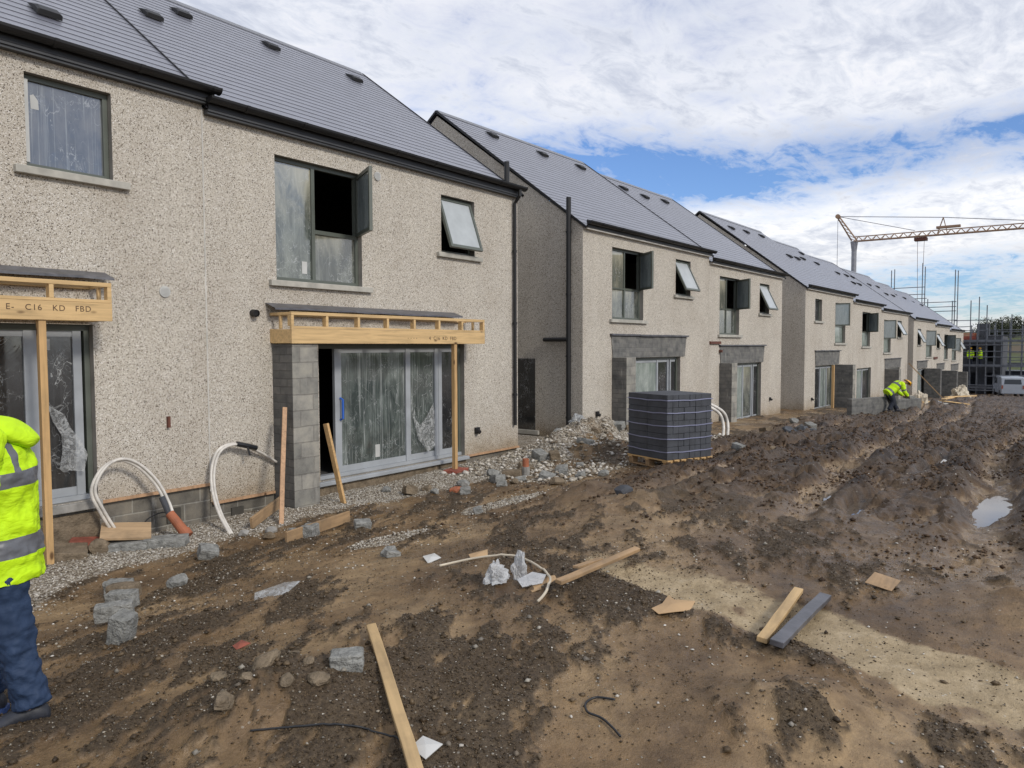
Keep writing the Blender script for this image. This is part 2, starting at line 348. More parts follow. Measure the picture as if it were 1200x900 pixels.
def fields(x,y):
    x=np.asarray(x,float);y=np.asarray(y,float)
    n1=fbm(x*.55,y*.55,3,3)-.5
    gravel=(1-.8*ss(14.5,19,x))*ss(7.35,8.0,y+n1*1.8-.12*(x-6)*(x<6)+ss(6,9,x)*.5)*ss(-4,-2,x)*(1-ss(30,60,x))
    p1=np.exp(-(((x-7.7)/1.0)**2+((y-5.9)/.38)**2)); p2=np.exp(-(((x-5.5)/.7)**2+((y-5.9)/.4)**2))
    gravel=np.clip(gravel+1.0*(p1>.35+.35*(fbm(x*3,y*3,3,9)))*1.0+.9*(p2>.4+.4*fbm(x*3,y*3,3,8)),0,1)
    churn=ss(5.8,9.5,x+n1*2)*(1-ss(4.6,6.6,y+n1*2.2-.03*x))*ss(-14,-8,y)
    sand=1-ss(.26,.40,seg_dist(x,y,SAND)+ (fbm(x*2.5,y*2.5,4,21)-.5)*.34)
    sand=sand*ss(.30,.52,fbm(x*3.0+4,y*3.0,4,77)+.2)*(1-ss(4.9,5.6,x))
    # dark crumb streaks on the smooth mud, running along the tyre tracks
    a=.5; u=x*math.cos(a)+y*math.sin(a); v=-x*math.sin(a)+y*math.cos(a)
    st=.62*fbm(u*2.0,v*5.2,6,31,.72)+.38*fbm(u*.6,v*1.3,3,131)
    clod=ss(.47,.585,st)*(1-sand)*(1-gravel*.8)*(1-churn*.6)
    puds=np.zeros_like(x)
    for (px,py,rx,ry,dz) in PUD:
        puds=np.maximum(puds,np.exp(-(((x-px)/rx)**2+((y-py-.05*np.sin(x*2.3))/ry)**2)))
    return gravel,churn,sand,clod,st,puds
def gz(x,y,full=False):
    x=np.asarray(x,float);y=np.asarray(y,float)
    gravel,churn,sand,clod,st,puds=fields(x,y)
    nearw=1-ss(7.6,8.6,y)*ss(-60,-58,x)
    z=base(x,y)+(fbm(x*.4,y*.4,3,5)-.5)*.10
    lump=fbm(x*5,y*5,4,41,.6)-.5
    z=z+clod*(.012+.055*np.clip(lump+.25,0,1)+.02*(ridge(x*12,y*12,3,55)-.5)*1.6)
    z=z+(1-clod)*(1-gravel)*(1-churn)*(fbm(x*2.6,y*3.4,5,61,.6)-.5)*.07
    # churned tracks: sunken wheel ruts with thrown-up shoulders between lumpy mud
    rutd=np.zeros_like(x); berm=np.zeros_like(x)
    for k,(c,sl,amp_,ph) in enumerate([(.60,.0,.30,-1.68),(2.18,.045,.25,-1.2),(3.75,.03,.35,.4),(5.1,.02,.25,1.1),(-.95,.01,.30,-1.6),(-2.5,.02,.3,0)]):
        yc=c+sl*(x-9.3)+amp_*np.sin(x*.18+ph)+.10*(fbm(x*.7+k*9,x*0+k,2,170+k)-.5); dd=y-yc
        wv=.8+.5*fbm(x*.6,x*0+k*3,2,180+k); st_=.45+.9*fbm(x*.25+k*5,x*0,2,190+k)
        rutd=rutd+st_*np.exp(-(dd/(.19*wv))**4); berm=berm+st_*np.exp(-((np.abs(dd)-.34*wv)/.14)**2)
    lug=np.sin((x+.5*np.abs(y-.6))*2*math.pi/.19)
    ch=-.22*rutd+berm*(.05+.20*(ridge(x*2.3,y*4.5,5,71,.65)-.35))+.16*(ridge(x*.6,y*1.4,4,72,.6)-.58)+.25*ss(.50,.66,ridge(x*1.3,y*2.9,5,73,.66))*(.25+fbm(x*5,y*6,3,74))-.03+.15*ss(.40,.60,fbm(x*1.5,y*3,3,76))*(ridge(x*5,y*8,4,75,.72)-.5)+.018*lug*rutd*ss(.45,.55,fbm(x*.8,y*.8,2,77))
    amp=1-.35*ss(12,40,x)*0
    pall=np.exp(-(((x-11.75)/1.3)**2+((y-5.45)/1.2)**2)**2)
    z=z+churn*(1-pall)*(1-.35*ss(.08,.5,puds))*ch*(.43+.27*ss(8,14,x))*amp*(1-.5*ss(14,24,x)*ss(4.5,7,y))
    z=z+gravel*(.02*(fbm(x*14,y*14,2,81)-.5)+.06*(fbm(x*1.3,y*1.3,3,82)-.5))
    # rubble heaps between the blocks, and piles
    for (hx,hy,r,h) in [(11.9,8.0,.95,.22),(13.2,8.1,.9,.42),(14.4,8.25,.8,.40),(12.7,7.1,1.0,.28),(16.5,7.6,1.3,.16),(2.2,3.1,.50,.15),(3.1,3.4,.45,.06),(7.9,4.75,.45,.14),(7.5,4.0,.5,.12),(3.72,.95,.40,.10),(3.3,1.2,.35,.07),(6.0,.1,.6,.16),(36.5,4.9,1.6,.35),(24,6.0,1.6,.18)]:
        g=np.exp(-(((x-hx)/r)**2+((y-hy)/(r*.7))**2)); z=z+g*h*(.6+.9*fbm(x*4,y*4,3,90))
    sm=(1-sand); z=z-.11*ss(.12,.7,puds)+ss(.05,.3,puds)*.11*(fbm(x*3.5,y*7,4,66,.6)-.5)
    z=np.where(sand>0,z*1.0,z)
    chh=np.clip(.5+ch*2.2,0,1)
    if full==2: return z,gravel,churn,sand,clod,st,puds,chh
    if full: return z,gravel,churn,sand,clod,st,puds
    return z
def G(x,y): return float(gz(np.array([x]),np.array([y]))[0])

def lines(a,b,near,d0,r,far):
    """grid lines: spacing d0 inside near=(n0,n1), growing by r outside until a / b, then the far list"""
    n0,n1=near; c=list(np.arange(n0,n1,d0)); 
    x=c[-1];d=d0
    while x<b: d=min(d*r,3); x+=d; c.append(x)
    x=c[0];d=d0; left=[]
    while x>a: d=min(d*1.06,3); x-=d; left.append(x)
    return np.array([-f for f in far[::-1]]+left[::-1]+c+far)
gxs=lines(-12,112,(1.0,6.5),.024,1.0075,[140,200,320,500,900,1600,3000])
gys=lines(-16,22,(-.3,9.6),.028,1.03,[40,80,160,300,700,1500,3000])
gys=np.concatenate([gys])
X,Y=np.meshgrid(gxs,gys,indexing='ij')
Z,gr,ch,sa,cl,stt,pu,chh=gz(X,Y,2)
nx,ny=X.shape; idx=np.arange(nx*ny).reshape(nx,ny)
F=np.stack([idx[:-1,:-1],idx[1:,:-1],idx[1:,1:],idx[:-1,1:]],-1).reshape(-1,4)
A=np.stack([cl,gr,sa,ch],-1).reshape(-1,4); B=np.stack([stt,pu,chh,pu*0+1],-1).reshape(-1,4)

def m_ground():
    m,nt,b,o=nmat('building_site_mud'); co=objco(nt)
    at=N(nt,'ShaderNodeAttribute',attribute_name='mk'); sp=N(nt,'ShaderNodeSeparateColor'); L(nt,at.outputs['Color'],sp.inputs[0])
    at2=N(nt,'ShaderNodeAttribute',attribute_name='mk2'); sp2=N(nt,'ShaderNodeSeparateColor'); L(nt,at2.outputs['Color'],sp2.inputs[0])
    n1=noise(nt,co,.9,6,.6); n2=noise(nt,co,7,6,.65); n3=noise(nt,co,45,4,.7); n4=noise(nt,co,160,2,.6)
    mud=ramp(nt,n1.outputs[0],[(.34,(.105,.064,.030)),(.5,(.19,.122,.060)),(.66,(.31,.215,.115))])
    r2=ramp(nt,n2.outputs[0],[(.3,(.62,.59,.56)),(.5,(1,1,1)),(.7,(1.25,1.23,1.2))]); x=mix(nt,1.0,mud.outputs[0],r2.outputs[0],'MULTIPLY')
    r3=ramp(nt,n3.outputs[0],[(.35,(.72,.71,.70)),(.6,(1.08,1.08,1.08))]); x=mix(nt,.45,x,r3.outputs[0],'MULTIPLY')
    # churned: darker red brown
    cm=math_(nt,'ADD',math_(nt,'MULTIPLY',n2.outputs[0],.55),math_(nt,'MULTIPLY',math_(nt,'SUBTRACT',1.0,sp2.outputs[2]),.5)); chn=ramp(nt,cm,[(.28,(.022,.011,.005)),(.40,(.062,.034,.015)),(.49,(.125,.077,.038)),(.55,(.31,.225,.14))])
    cg=math_(nt,'MULTIPLY',at.outputs['Alpha'],ramp(nt,n1.outputs[0],[(.38,(.55,)*3),(.6,(1,)*3)]).outputs[0]); x=mix(nt,cg,x,chn.outputs[0])
    cd=ramp(nt,n3.outputs[0],[(.3,(.022,.015,.008)),(.5,(.056,.038,.021)),(.7,(.13,.095,.056))])
    edge=math_(nt,'ADD',sp.outputs[0],math_(nt,'MULTIPLY',math_(nt,'SUBTRACT',n2.outputs[0],.5),1.4)); ce=ramp(nt,edge,[(.30,(0,0,0)),(.80,(1,1,1))])
    gate=math_(nt,'MULTIPLY',ce.outputs[0],.85); x=mix(nt,gate,x,cd.outputs[0])
    # gravel strip
    vg=N(nt,'ShaderNodeTexVoronoi'); vg.inputs['Scale'].default_value=42; L(nt,co,vg.inputs['Vector']); sg=N(nt,'ShaderNodeSeparateColor'); L(nt,vg.outputs['Color'],sg.inputs[0])
    gc=ramp(nt,sg.outputs[0],[(0,(.14,.11,.08)),(.2,(.30,.26,.20)),(.55,(.44,.40,.34)),(.8,(.55,.52,.46)),(1,(.66,.64,.60))])
    dk=ramp(nt,vg.outputs['Distance'],[(.35,(1,1,1)),(.75,(.45,.42,.38))]); gcc=mix(nt,1.0,gc.outputs[0],dk.outputs[0],'MULTIPLY')
    ge=math_(nt,'ADD',sp.outputs[1],math_(nt,'MULTIPLY',math_(nt,'SUBTRACT',n2.outputs[0],.5),1.2)); gg=ramp(nt,ge,[(.45,(0,0,0)),(.62,(1,1,1))])
    dirt=ramp(nt,n1.outputs[0],[(.35,(.7,.62,.52)),(.6,(1,1,1))]); gcc=mix(nt,1.0,gcc,dirt.outputs[0],'MULTIPLY')
    x=mix(nt,gg.outputs[0],x,gcc)
    # sand / lime strip
    sc=ramp(nt,n2.outputs[0],[(.3,(.30,.225,.125)),(.55,(.44,.345,.21)),(.75,(.54,.445,.30))]); sc2=mix(nt,.6,sc.outputs[0],r3.outputs[0],'MULTIPLY')
    sf=ramp(nt,math_(nt,'ADD',sp.outputs[2],math_(nt,'MULTIPLY',math_(nt,'SUBTRACT',n2.outputs[0],.5),.9)),[(.3,(0,0,0)),(.75,(1,1,1))])
    x=mix(nt,math_(nt,'MULTIPLY',sf.outputs[0],.85),x,sc2)
    # sprinkled pale chips
    vc=N(nt,'ShaderNodeTexVoronoi'); vc.inputs['Scale'].default_value=33; L(nt,co,vc.inputs['Vector']); sv=N(nt,'ShaderNodeSeparateColor'); L(nt,vc.outputs['Color'],sv.inputs[0])
    c1=math_(nt,'GREATER_THAN',sv.outputs[0],.90); c2=math_(nt,'LESS_THAN',vc.outputs['Distance'],.23); c3=ramp(nt,noise(nt,co,1.6,4,.6).outputs[0],[(.50,(0,0,0)),(.64,(1,1,1))])
    cc=math_(nt,'MULTIPLY',math_(nt,'MULTIPLY',c1,c2),c3.outputs[0]); x=mix(nt,math_(nt,'MULTIPLY',cc,.85),x,(.50,.47,.41))
    # wet film near puddles
    x=mix(nt,math_(nt,'MULTIPLY',sp2.outputs[1],.35),x,(.07,.052,.038))
    L(nt,x,b.inputs['Base Color'])
    nm=noise(nt,co,11,7,.75)
    w1=ramp(nt,noise(nt,co,.75,5,.6).outputs[0],[(.42,(.10,)*3),(.50,(.34,)*3),(.60,(.60,)*3)])
    rgh=mix(nt,math_(nt,'MULTIPLY',sp2.outputs[1],.8),w1.outputs[0],(.12,.12,.12)); lowm=ramp(nt,sp2.outputs[2],[(.30,(1,1,1)),(.48,(0,0,0))]); rgh=mix(nt,math_(nt,'MULTIPLY',at.outputs['Alpha'],sp2.outputs[2]),w1.outputs[0],(.55,.55,.55)); rgh=mix(nt,math_(nt,'MULTIPLY',math_(nt,'MULTIPLY',at.outputs['Alpha'],lowm.outputs[0]),.85),rgh,(.12,.12,.12)); rgh=mix(nt,math_(nt,'MULTIPLY',sp2.outputs[1],.8),rgh,(.12,.12,.12)); rgh=mix(nt,ce.outputs[0],rgh,(.7,.7,.7)); rgh=mix(nt,gg.outputs[0],rgh,(.85,.85,.85)); rgh=mix(nt,sf.outputs[0],rgh,(.72,.72,.72))
    L(nt,rgh,b.inputs['Roughness']); b.inputs['Specular IOR Level'].default_value=.45
    h=math_(nt,'ADD',math_(nt,'MULTIPLY',n3.outputs[0],.6),math_(nt,'MULTIPLY',n4.outputs[0],.25)); h=math_(nt,'ADD',h,math_(nt,'MULTIPLY',math_(nt,'MULTIPLY',nm.outputs[0],math_(nt,'ADD',math_(nt,'ADD',at.outputs['Alpha'],ce.outputs[0]),.45)),1.9)); h=math_(nt,'ADD',h,math_(nt,'MULTIPLY',math_(nt,'MULTIPLY',vg.outputs['Distance'],gg.outputs[0]),-.8))
    bump(nt,b,h,.65,.028)
    return m
M['ground']=m_ground()
go=near_mesh('ground',np.stack([X,Y,Z],-1).reshape(-1,3),F,M['ground'],True,{'mk':A,'mk2':B}); tag(go,'churned brown mud of the building site with gravel by the houses','ground',kind='structure')

# water in the ruts
def m_water():
    m,nt,b,o=nmat('puddle_water'); b.inputs['Base Color'].default_value=(.10,.075,.05,1); b.inputs['Roughness'].default_value=.05
    b.inputs['Specular IOR Level'].default_value=1.0; b.inputs['IOR'].default_value=1.5
    n=noise(nt,objco(nt),3,2); bump(nt,b,n.outputs[0],.03,.01); return m
M['water']=m_water()
for (px,py,rx,ry,dz) in PUD:
    t=np.linspace(0,2*math.pi,25)[:-1]; zs=gz(px+np.linspace(-rx,rx,9)*.6,np.full(9,py)); zz=float(np.percentile(zs,55))+.030
    mb=MB(); mb.add([(px+1.25*rx*math.cos(a),py+1.35*ry*math.sin(a),zz) for a in t],[tuple(range(24))])
    tag(mb.build('puddle',M['water']),'long rain puddle lying in a tyre rut' if rx>1 else 'small rain puddle lying in the mud','puddle','rain puddles in the tyre ruts','structure')

# crumbs and stones (uncountable)
def crumbs(name,n,box,dens,size,mat,label,seed,flat=.75,sink=.3,simple=False):
    r=np.random.default_rng(seed); x=r.uniform(box[0],box[1],n); y=r.uniform(box[2],box[3],n)
    z,g,c,s,k,st,pu=gz(x,y,True); keep=r.random(n)<dens(x,y,g,c,s,k,st,pu)
    x=x[keep];y=y[keep];z=z[keep];n=len(x)
    sz=size(r.random(n),x,y)
    o8=np.array([[1,0,0],[-1,0,0],[0,1,0],[0,-1,0],[0,0,1],[0,0,-1],[.6,.6,.5],[-.6,.55,.5],[-.6,-.6,.5],[.6,-.6,.5]])
    f8=np.array([[0,6,9],[2,7,6],[1,8,7],[3,9,8],[4,9,6],[4,6,7],[4,7,8],[4,8,9],[0,2,6],[2,1,7],[1,3,8],[3,0,9],[5,2,0],[5,1,2],[5,3,1],[5,0,3]])
    if simple: o8=o8[:6]; f8=np.array([[0,2,4],[2,1,4],[1,3,4],[3,0,4],[2,0,5],[1,2,5],[3,1,5],[0,3,5]])
    nv=len(o8)
    P=o8[None]*(1+r.uniform(-.38,.38,(n,nv,3))); P[:,:,1]*=r.uniform(.55,1,(n,1)); P[:,:,2]*=flat*r.uniform(.6,1,(n,1))
    a=r.uniform(0,6.28,n); ca=np.cos(a)[:,None];sa_=np.sin(a)[:,None]; px=P[:,:,0]*ca-P[:,:,1]*sa_; py=P[:,:,0]*sa_+P[:,:,1]*ca
    P=np.stack([px,py,P[:,:,2]],-1)*sz[:,None,None]*.5
    P+=np.stack([x,y,z+sz*flat*.5*(1-2*sink)],-1)[:,None,:]
    Fc=(f8[None]+np.arange(n)[:,None,None]*nv).reshape(-1,3)
    cv=np.repeat(r.random((n,1)),nv,1); Ac=np.stack([cv,cv,cv,cv*0+1],-1).reshape(-1,4)
    o=near_mesh(name,P.reshape(-1,3),Fc,mat,False,{'rnd':Ac}); tag(o,label,'rubble' if 'chip' in name else 'clods',kind='stuff'); return o
def m_rnd(name,stops,rough=.85):
    m,nt,b,o=nmat(name); at=N(nt,'ShaderNodeAttribute',attribute_name='rnd'); sp=N(nt,'ShaderNodeSeparateColor'); L(nt,at.outputs['Color'],sp.inputs[0])
    r=ramp(nt,sp.outputs[0],stops); n=noise(nt,objco(nt),40,4,.65); r2=ramp(nt,n.outputs[0],[(.3,(.65,)*3),(.7,(1.2,)*3)])
    L(nt,mix(nt,1.0,r.outputs[0],r2.outputs[0],'MULTIPLY'),b.inputs['Base Color']); b.inputs['Roughness'].default_value=rough; b.inputs['Specular IOR Level'].default_value=.3
    bump(nt,b,n.outputs[0],.5,.01); return m
M['clods']=m_rnd('dark_clods',[(0,(.028,.018,.009)),(.5,(.080,.054,.029)),(.85,(.145,.103,.060)),(.93,(.17,.15,.125)),(1,(.40,.37,.31))],.45)
M['chips']=m_rnd('stone_chips',[(0,(.13,.10,.07)),(.3,(.30,.26,.20)),(.6,(.46,.42,.35)),(1,(.64,.61,.56))])
M['churnclods']=m_rnd('brown_clods',[(0,(.030,.016,.008)),(.5,(.070,.040,.021)),(1,(.14,.090,.050))],.7)
crumbs('mud_crumbs',330000,(.9,7.5,-.4,7.6),lambda x,y,g,c,s,k,st,pu:np.clip(ss(.46,.62,st)*.9*(1-s*.93)+.06,0,1)*(1-c*.5)*(1-.5*ss(4.5,7.5,x)),
       lambda q,x,y:.005+.013*q**2+.03*(q>.994)*q,M['clods'],'dark gritty crumbs scattered over smooth mud',5,simple=True)
crumbs('churn_clods',150000,(5.5,36,-3,6.8),lambda x,y,g,c,s,k,st,pu:c*(.04+.8*ss(.46,.60,fbm(x*1.3,y*3.0,5,99,.65)))*(pu<.1)*(x<11+RNG.random(x.shape)*24),
       lambda q,x,y:.014+.05*q**4+.0010*x,M['churnclods'],'brown clods thrown up along the tyre tracks',6,.7,simple=True)
crumbs('pale_chips',90000,(1.5,16,5.0,8.95),lambda x,y,g,c,s,k,st,pu:np.clip(g*.9+.03,0,1),
       lambda q,x,y:.012+.022*q**2,M['chips'],'pale stone chippings along the foot of the houses',7)
crumbs('loose_chip_sprinkle',9000,(1.0,14,0,7.8),lambda x,y,g,c,s,k,st,pu:.06+.5*ss(.5,.62,fbm(x*1.2,y*1.2,3,123)),
       lambda q,x,y:.008+.018*q**2,M['chips'],'pale chips strewn thinly over the mud',8)
crumbs('rubble_chips',9000,(9.3,17,6.0,8.9),lambda x,y,g,c,s,k,st,pu:.35+.5*ss(.45,.6,fbm(x*1.6,y*1.6,3,133)),
       lambda q,x,y:.03+.09*q**4,M['chips'],'broken rubble on the heap between the two blocks',9)

# ------------------------------------------------------------------ houses
def wall_mesh(w,depth,zb,ze,zr,ops,zrend):
    """ops: (x0,x1,z0,z1,reveal). facade y=0."""
    mb=MB(); xs=sorted({0,w,*[o[0] for o in ops],*[o[1] for o in ops]}); zs=sorted({zrend,ze,*[o[2] for o in ops],*[o[3] for o in ops]})
    zs=[z for z in zs if zrend<=z<=ze]
    for i in range(len(xs)-1):
        for j in range(len(zs)-1):
            cx=(xs[i]+xs[i+1])/2; cz=(zs[j]+zs[j+1])/2
            if any(o[0]<cx<o[1] and o[2]<cz<o[3] for o in ops): continue
            mb.quad((xs[i],0,zs[j]),(xs[i+1],0,zs[j]),(xs[i+1],0,zs[j+1]),(xs[i],0,zs[j+1]))
    for x0,x1,z0,z1,r in ops:
        mb.quad((x0,0,z0),(x0,0,z1),(x0,r,z1),(x0,r,z0),1); mb.quad((x1,0,z0),(x1,r,z0),(x1,r,z1),(x1,0,z1),1)
        mb.quad((x0,0,z1),(x1,0,z1),(x1,r,z1),(x0,r,z1),1); mb.quad((x0,0,z0),(x0,r,z0),(x1,r,z0),(x1,0,z0),1)
    zg=zrend
    for x in (0,w):
        f=[(x,0,zg),(x,depth,zg),(x,depth,ze),(x,depth/2,zr-.07),(x,0,ze)]
        if x==0: f=f[::-1]
        mb.add(f,[(0,1,2,3,4)])
    mb.quad((0,depth,zb),(0,depth,ze),(w,depth,ze),(w,depth,zb))
    return mb
def roof_mesh(w,depth,ze,zr,ov=.10,x0=-.04,x1=None,ex=.2,th=.007):
    x1=w+.04 if x1 is None else x1
    mb=MB(); uv=[]
    run=depth/2; k=(zr-ze)/run; sl=math.hypot(run+ov,(run+ov)*k); n=int(round(sl/ex)); e=sl/n
    ux=(run+ov)/sl; uz=(run+ov)*k/sl
    for side in (0,1):
        for i in range(n):
            a=i*e; b=(i+1)*e+.0
            def P(x,d,off):
                y=-ov+d*ux-off*uz; z=ze-ov*k+d*uz+off*ux+.06
                return (x, y if side==0 else depth-y, z)
            p=[P(x0,a,th),P(x1,a,th),P(x1,b,0.001),P(x0,b,0.001)]; q=[P(x0,a,0),P(x1,a,0),P(x1,a,th),P(x0,a,th)]
            if side: p=p[::-1]; q=q[::-1]
            mb.quad(*p); mb.quad(*q)
            u=[(x0,i*.2+.004),(x1,i*.2+.004),(x1,(i+1)*.2-.001),(x0,(i+1)*.2-.001)]; u2=[(x0,i*.2),(x1,i*.2),(x1,i*.2+.001),(x0,i*.2+.001)]
            if side: u=u[::-1]; u2=u2[::-1]
            uv+=u+u2
    mb.uv=uv
    return mb
def roof_z(y,ze,zr,depth): return ze+(zr-ze)/(depth/2)*y+.06

def frame_ring(mb,x0,x1,z0,z1,y,t=.055,d=.07,mi=0,M_=None):
    mb.box((x0,y,z0),(x1,y+d,z0+t),mi,M_); mb.box((x0,y,z1-t),(x1,y+d,z1),mi,M_)
    mb.box((x0,y,z0+t),(x0+t,y+d,z1-t),mi,M_); mb.box((x1-t,y,z0+t),(x1,y+d,z1-t),mi,M_)
def window(house,zb,x0,x1,z0,z1,kind,hinge='R',ang=88,panes=('film_big','film_low'),r=.09,split=None,transom=None,left_transom=False,sw=None):
    S=(0,0,-zb); y=r-.0
    mb=MB(); frame_ring(mb,x0+.003,x1-.003,z0+.003,z1-.003,y)
    xm=split; zt=transom
    if kind=='big':
        mb.box((xm-.03,y+.003,z0+.055),(xm+.03,y+.067,z1-.055))
        mb.box((xm+.03,y+.004,zt-.03),(x1-.058,y+.066,zt+.03))
        if left_transom: mb.box((x0+.058,y+.004,zt-.02),(xm-.03,y+.066,zt+.02))
    elif kind=='split':
        mb.box((x0+.058,y+.004,zt-.03),(x1-.058,y+.066,zt+.03))
    W=mb.build('window',M['frame'],house,shift=S)
    def pane(a,b,c,d,mat,nm='pane'):
        p=MB(); p.box((a,y+.03,c),(b,y+.045,d)); return p.build(nm,M[mat],W,shift=S)
    def sash(a,b,c,d,hg,an,mat):
        wd=b-a; hh=d-c; m=MB(); g=MB()
        if hg=='T':
            frame_ring(m,0,wd,-hh,0,-.03,.055,.05); g.box((.05,-.012,-hh+.05),(wd-.05,.0,-.05)); loc=(a,y-.0,d-zb); rot=(rad(-an),0,0)
        elif hg=='R':
            frame_ring(m,-wd,0,0,hh,-.03,.055,.05); g.box((-wd+.05,-.012,.05),(-.05,.0,hh-.05)); loc=(b,y-.02,c-zb); rot=(0,0,rad(an))
        else:
            frame_ring(m,0,wd,0,hh,-.03,.055,.05); g.box((.05,-.012,.05),(wd-.05,.0,hh-.05)); loc=(a,y-.02,c-zb); rot=(0,0,rad(-an))
        m.build('sash',M['frame'],W,loc=loc,rot=rot); g.build('pane',M[mat],W,loc=loc,rot=rot)
    if kind=='fixed': pane(x0+.055,x1-.055,z0+.055,z1-.055,panes[0])
    elif kind=='top': sash(x0+.02,x1-.02,z0+.03,z1-.03,'T',ang,'opal')
    elif kind=='big':
        if left_transom: pane(x0+.055,xm-.03,zt+.02,z1-.055,panes[0]); pane(x0+.055,xm-.03,z0+.055,zt-.02,panes[1])
        else: pane(x0+.055,xm-.03,z0+.055,z1-.055,panes[0])
        pane(xm+.03,x1-.055,z0+.055,zt-.03,panes[1]); sash(xm+.03,x1-.03,zt+.01,z1-.03,hinge,ang,'casement_glass')
        if hinge=='R':
            st=MB(); st.tube([(x1-.2,y-.01,zt+.35),(x1-.2,y-.05,zt+.35),(x1-.2,y-.05,zt+.5)],.008,6)
    elif kind=='split':
        pane(x0+.055,x1-.055,z0+.055,zt-.03,panes[1]); sash(x0+.03 if hinge=='L' else x1-.03-sw,x1-.03 if hinge=='R' else x0+.03+sw,zt+.01,z1-.03,hinge,ang,'casement_glass')
    s=MB(); s.box((x0-.13,-.07,z0-.085),(x1+.17,r-.01,z0-.002)); s.build('sill',M['sill'],W,shift=S,bevel=.006)
    return W
def slide_door(house,zb,x0,x1,z0,z1,segs,r=.10,open_dark=None):
    """segs: (a,b,kind) kind 's' stile light, 'd' dark stile, or pane material name"""
    S=(0,0,-zb); y=r; mb=MB()
    mb.box((x0+.003,y,z1-.07),(x1-.003,y+.10,z1-.003),0); mb.box((x0+.003,y-.02,z0+.003),(x1-.003,y+.10,z0+.06),1)
    mb.box((x1-.06,y,z0+.06),(x1-.003,y+.10,z1-.07),0); mb.box((x0+.003,y,z0+.06),(x0+.05,y+.10,z1-.07),0)
    for a,b,k in segs:
        if k=='s': mb.box((a,y+.004,z0+.062),(b,y+.06,z1-.072),1)
        elif k=='d': mb.box((a,y+.012,z0+.062),(b,y+.08,z1-.072),0)
        elif k=='o': pass
        else:
            mb.box((a,y+.02,z0+.062),(b,y+.055,z0+.16),1); mb.box((a,y+.02,z1-.14),(b,y+.055,z1-.072),1)
    D=mb.build('sliding_door',[M['frame'],M['alu']],house,shift=S)
    for a,b,k in segs:
        if k in M: p=MB(); p.box((a+.002,y+.03,z0+.161),(b-.002,y+.04,z1-.141)); p.build('pane',M[k],D,shift=S)
    return D
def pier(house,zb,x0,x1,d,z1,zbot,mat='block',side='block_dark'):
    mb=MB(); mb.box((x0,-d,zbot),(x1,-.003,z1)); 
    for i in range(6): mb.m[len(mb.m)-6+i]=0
    # left face takes the darker blockwork material
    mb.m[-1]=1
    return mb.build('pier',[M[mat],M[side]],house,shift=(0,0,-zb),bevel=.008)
def lintel(house,zb,x0,x1,z0,z1):
    mb=MB(); n=12
    mb.add([(x0+.0,-.022,z1),(x0+.07,-.022,z0),(x1-.10,-.022,z0),(x1,-.022,z1),(x0,-.003,z1),(x0+.07,-.003,z0),(x1-.10,-.003,z0),(x1,-.003,z1)],[(0,1,2,3),(4,7,6,5),(0,3,7,4),(1,5,6,2),(0,4,5,1),(3,2,6,7)])
    o=mb.build('lintel',M['block_mid'],house,shift=(0,0,-zb))
    f=MB(); m=9
    for i in range(m):
        a=x0-.06+(x1-x0+.12)*i/m; b=x0-.06+(x1-x0+.12)*(i+1)/m; j=random.uniform(-.012,.012)
        f.box((a,-.07-abs(j),z1+j*.5),(b+.004,-.002,z1+.045+j*.5))
    f.build('flashing',M['lead'],o,shift=(0,0,-zb))
def vent(roof,zb,x,y,ze,zr,depth,w=.28):
    z=roof_z(y,ze,zr,depth); k=(zr-ze)/(depth/2); a=math.atan(k); mb=MB()
    pr=[(-.16,.012),(-.14,.075),(-.02,.085),(.12,.045),(.2,.012)]
    vs=[]; 
    for sx,s in ((-w/2,.8),(-w/2+.03,1),(w/2-.03,1),(w/2,.8)):
        for u,h in pr:
            vs.append((x+sx,y+u*math.cos(a)-h*s*math.sin(a),z+u*math.sin(a)+h*s*math.cos(a)+.012))
    n=5; fs=[(i*n+k2,i*n+k2+1,(i+1)*n+k2+1,(i+1)*n+k2) for i in range(3) for k2 in range(n-1)]+[tuple(range(n)),tuple(3*n+q for q in range(n))[::-1],tuple(q*n for q in range(4))]
    mb.add(vs,fs); return mb.build('roof_vent',M['blackp'],roof,shift=(0,0,-zb))
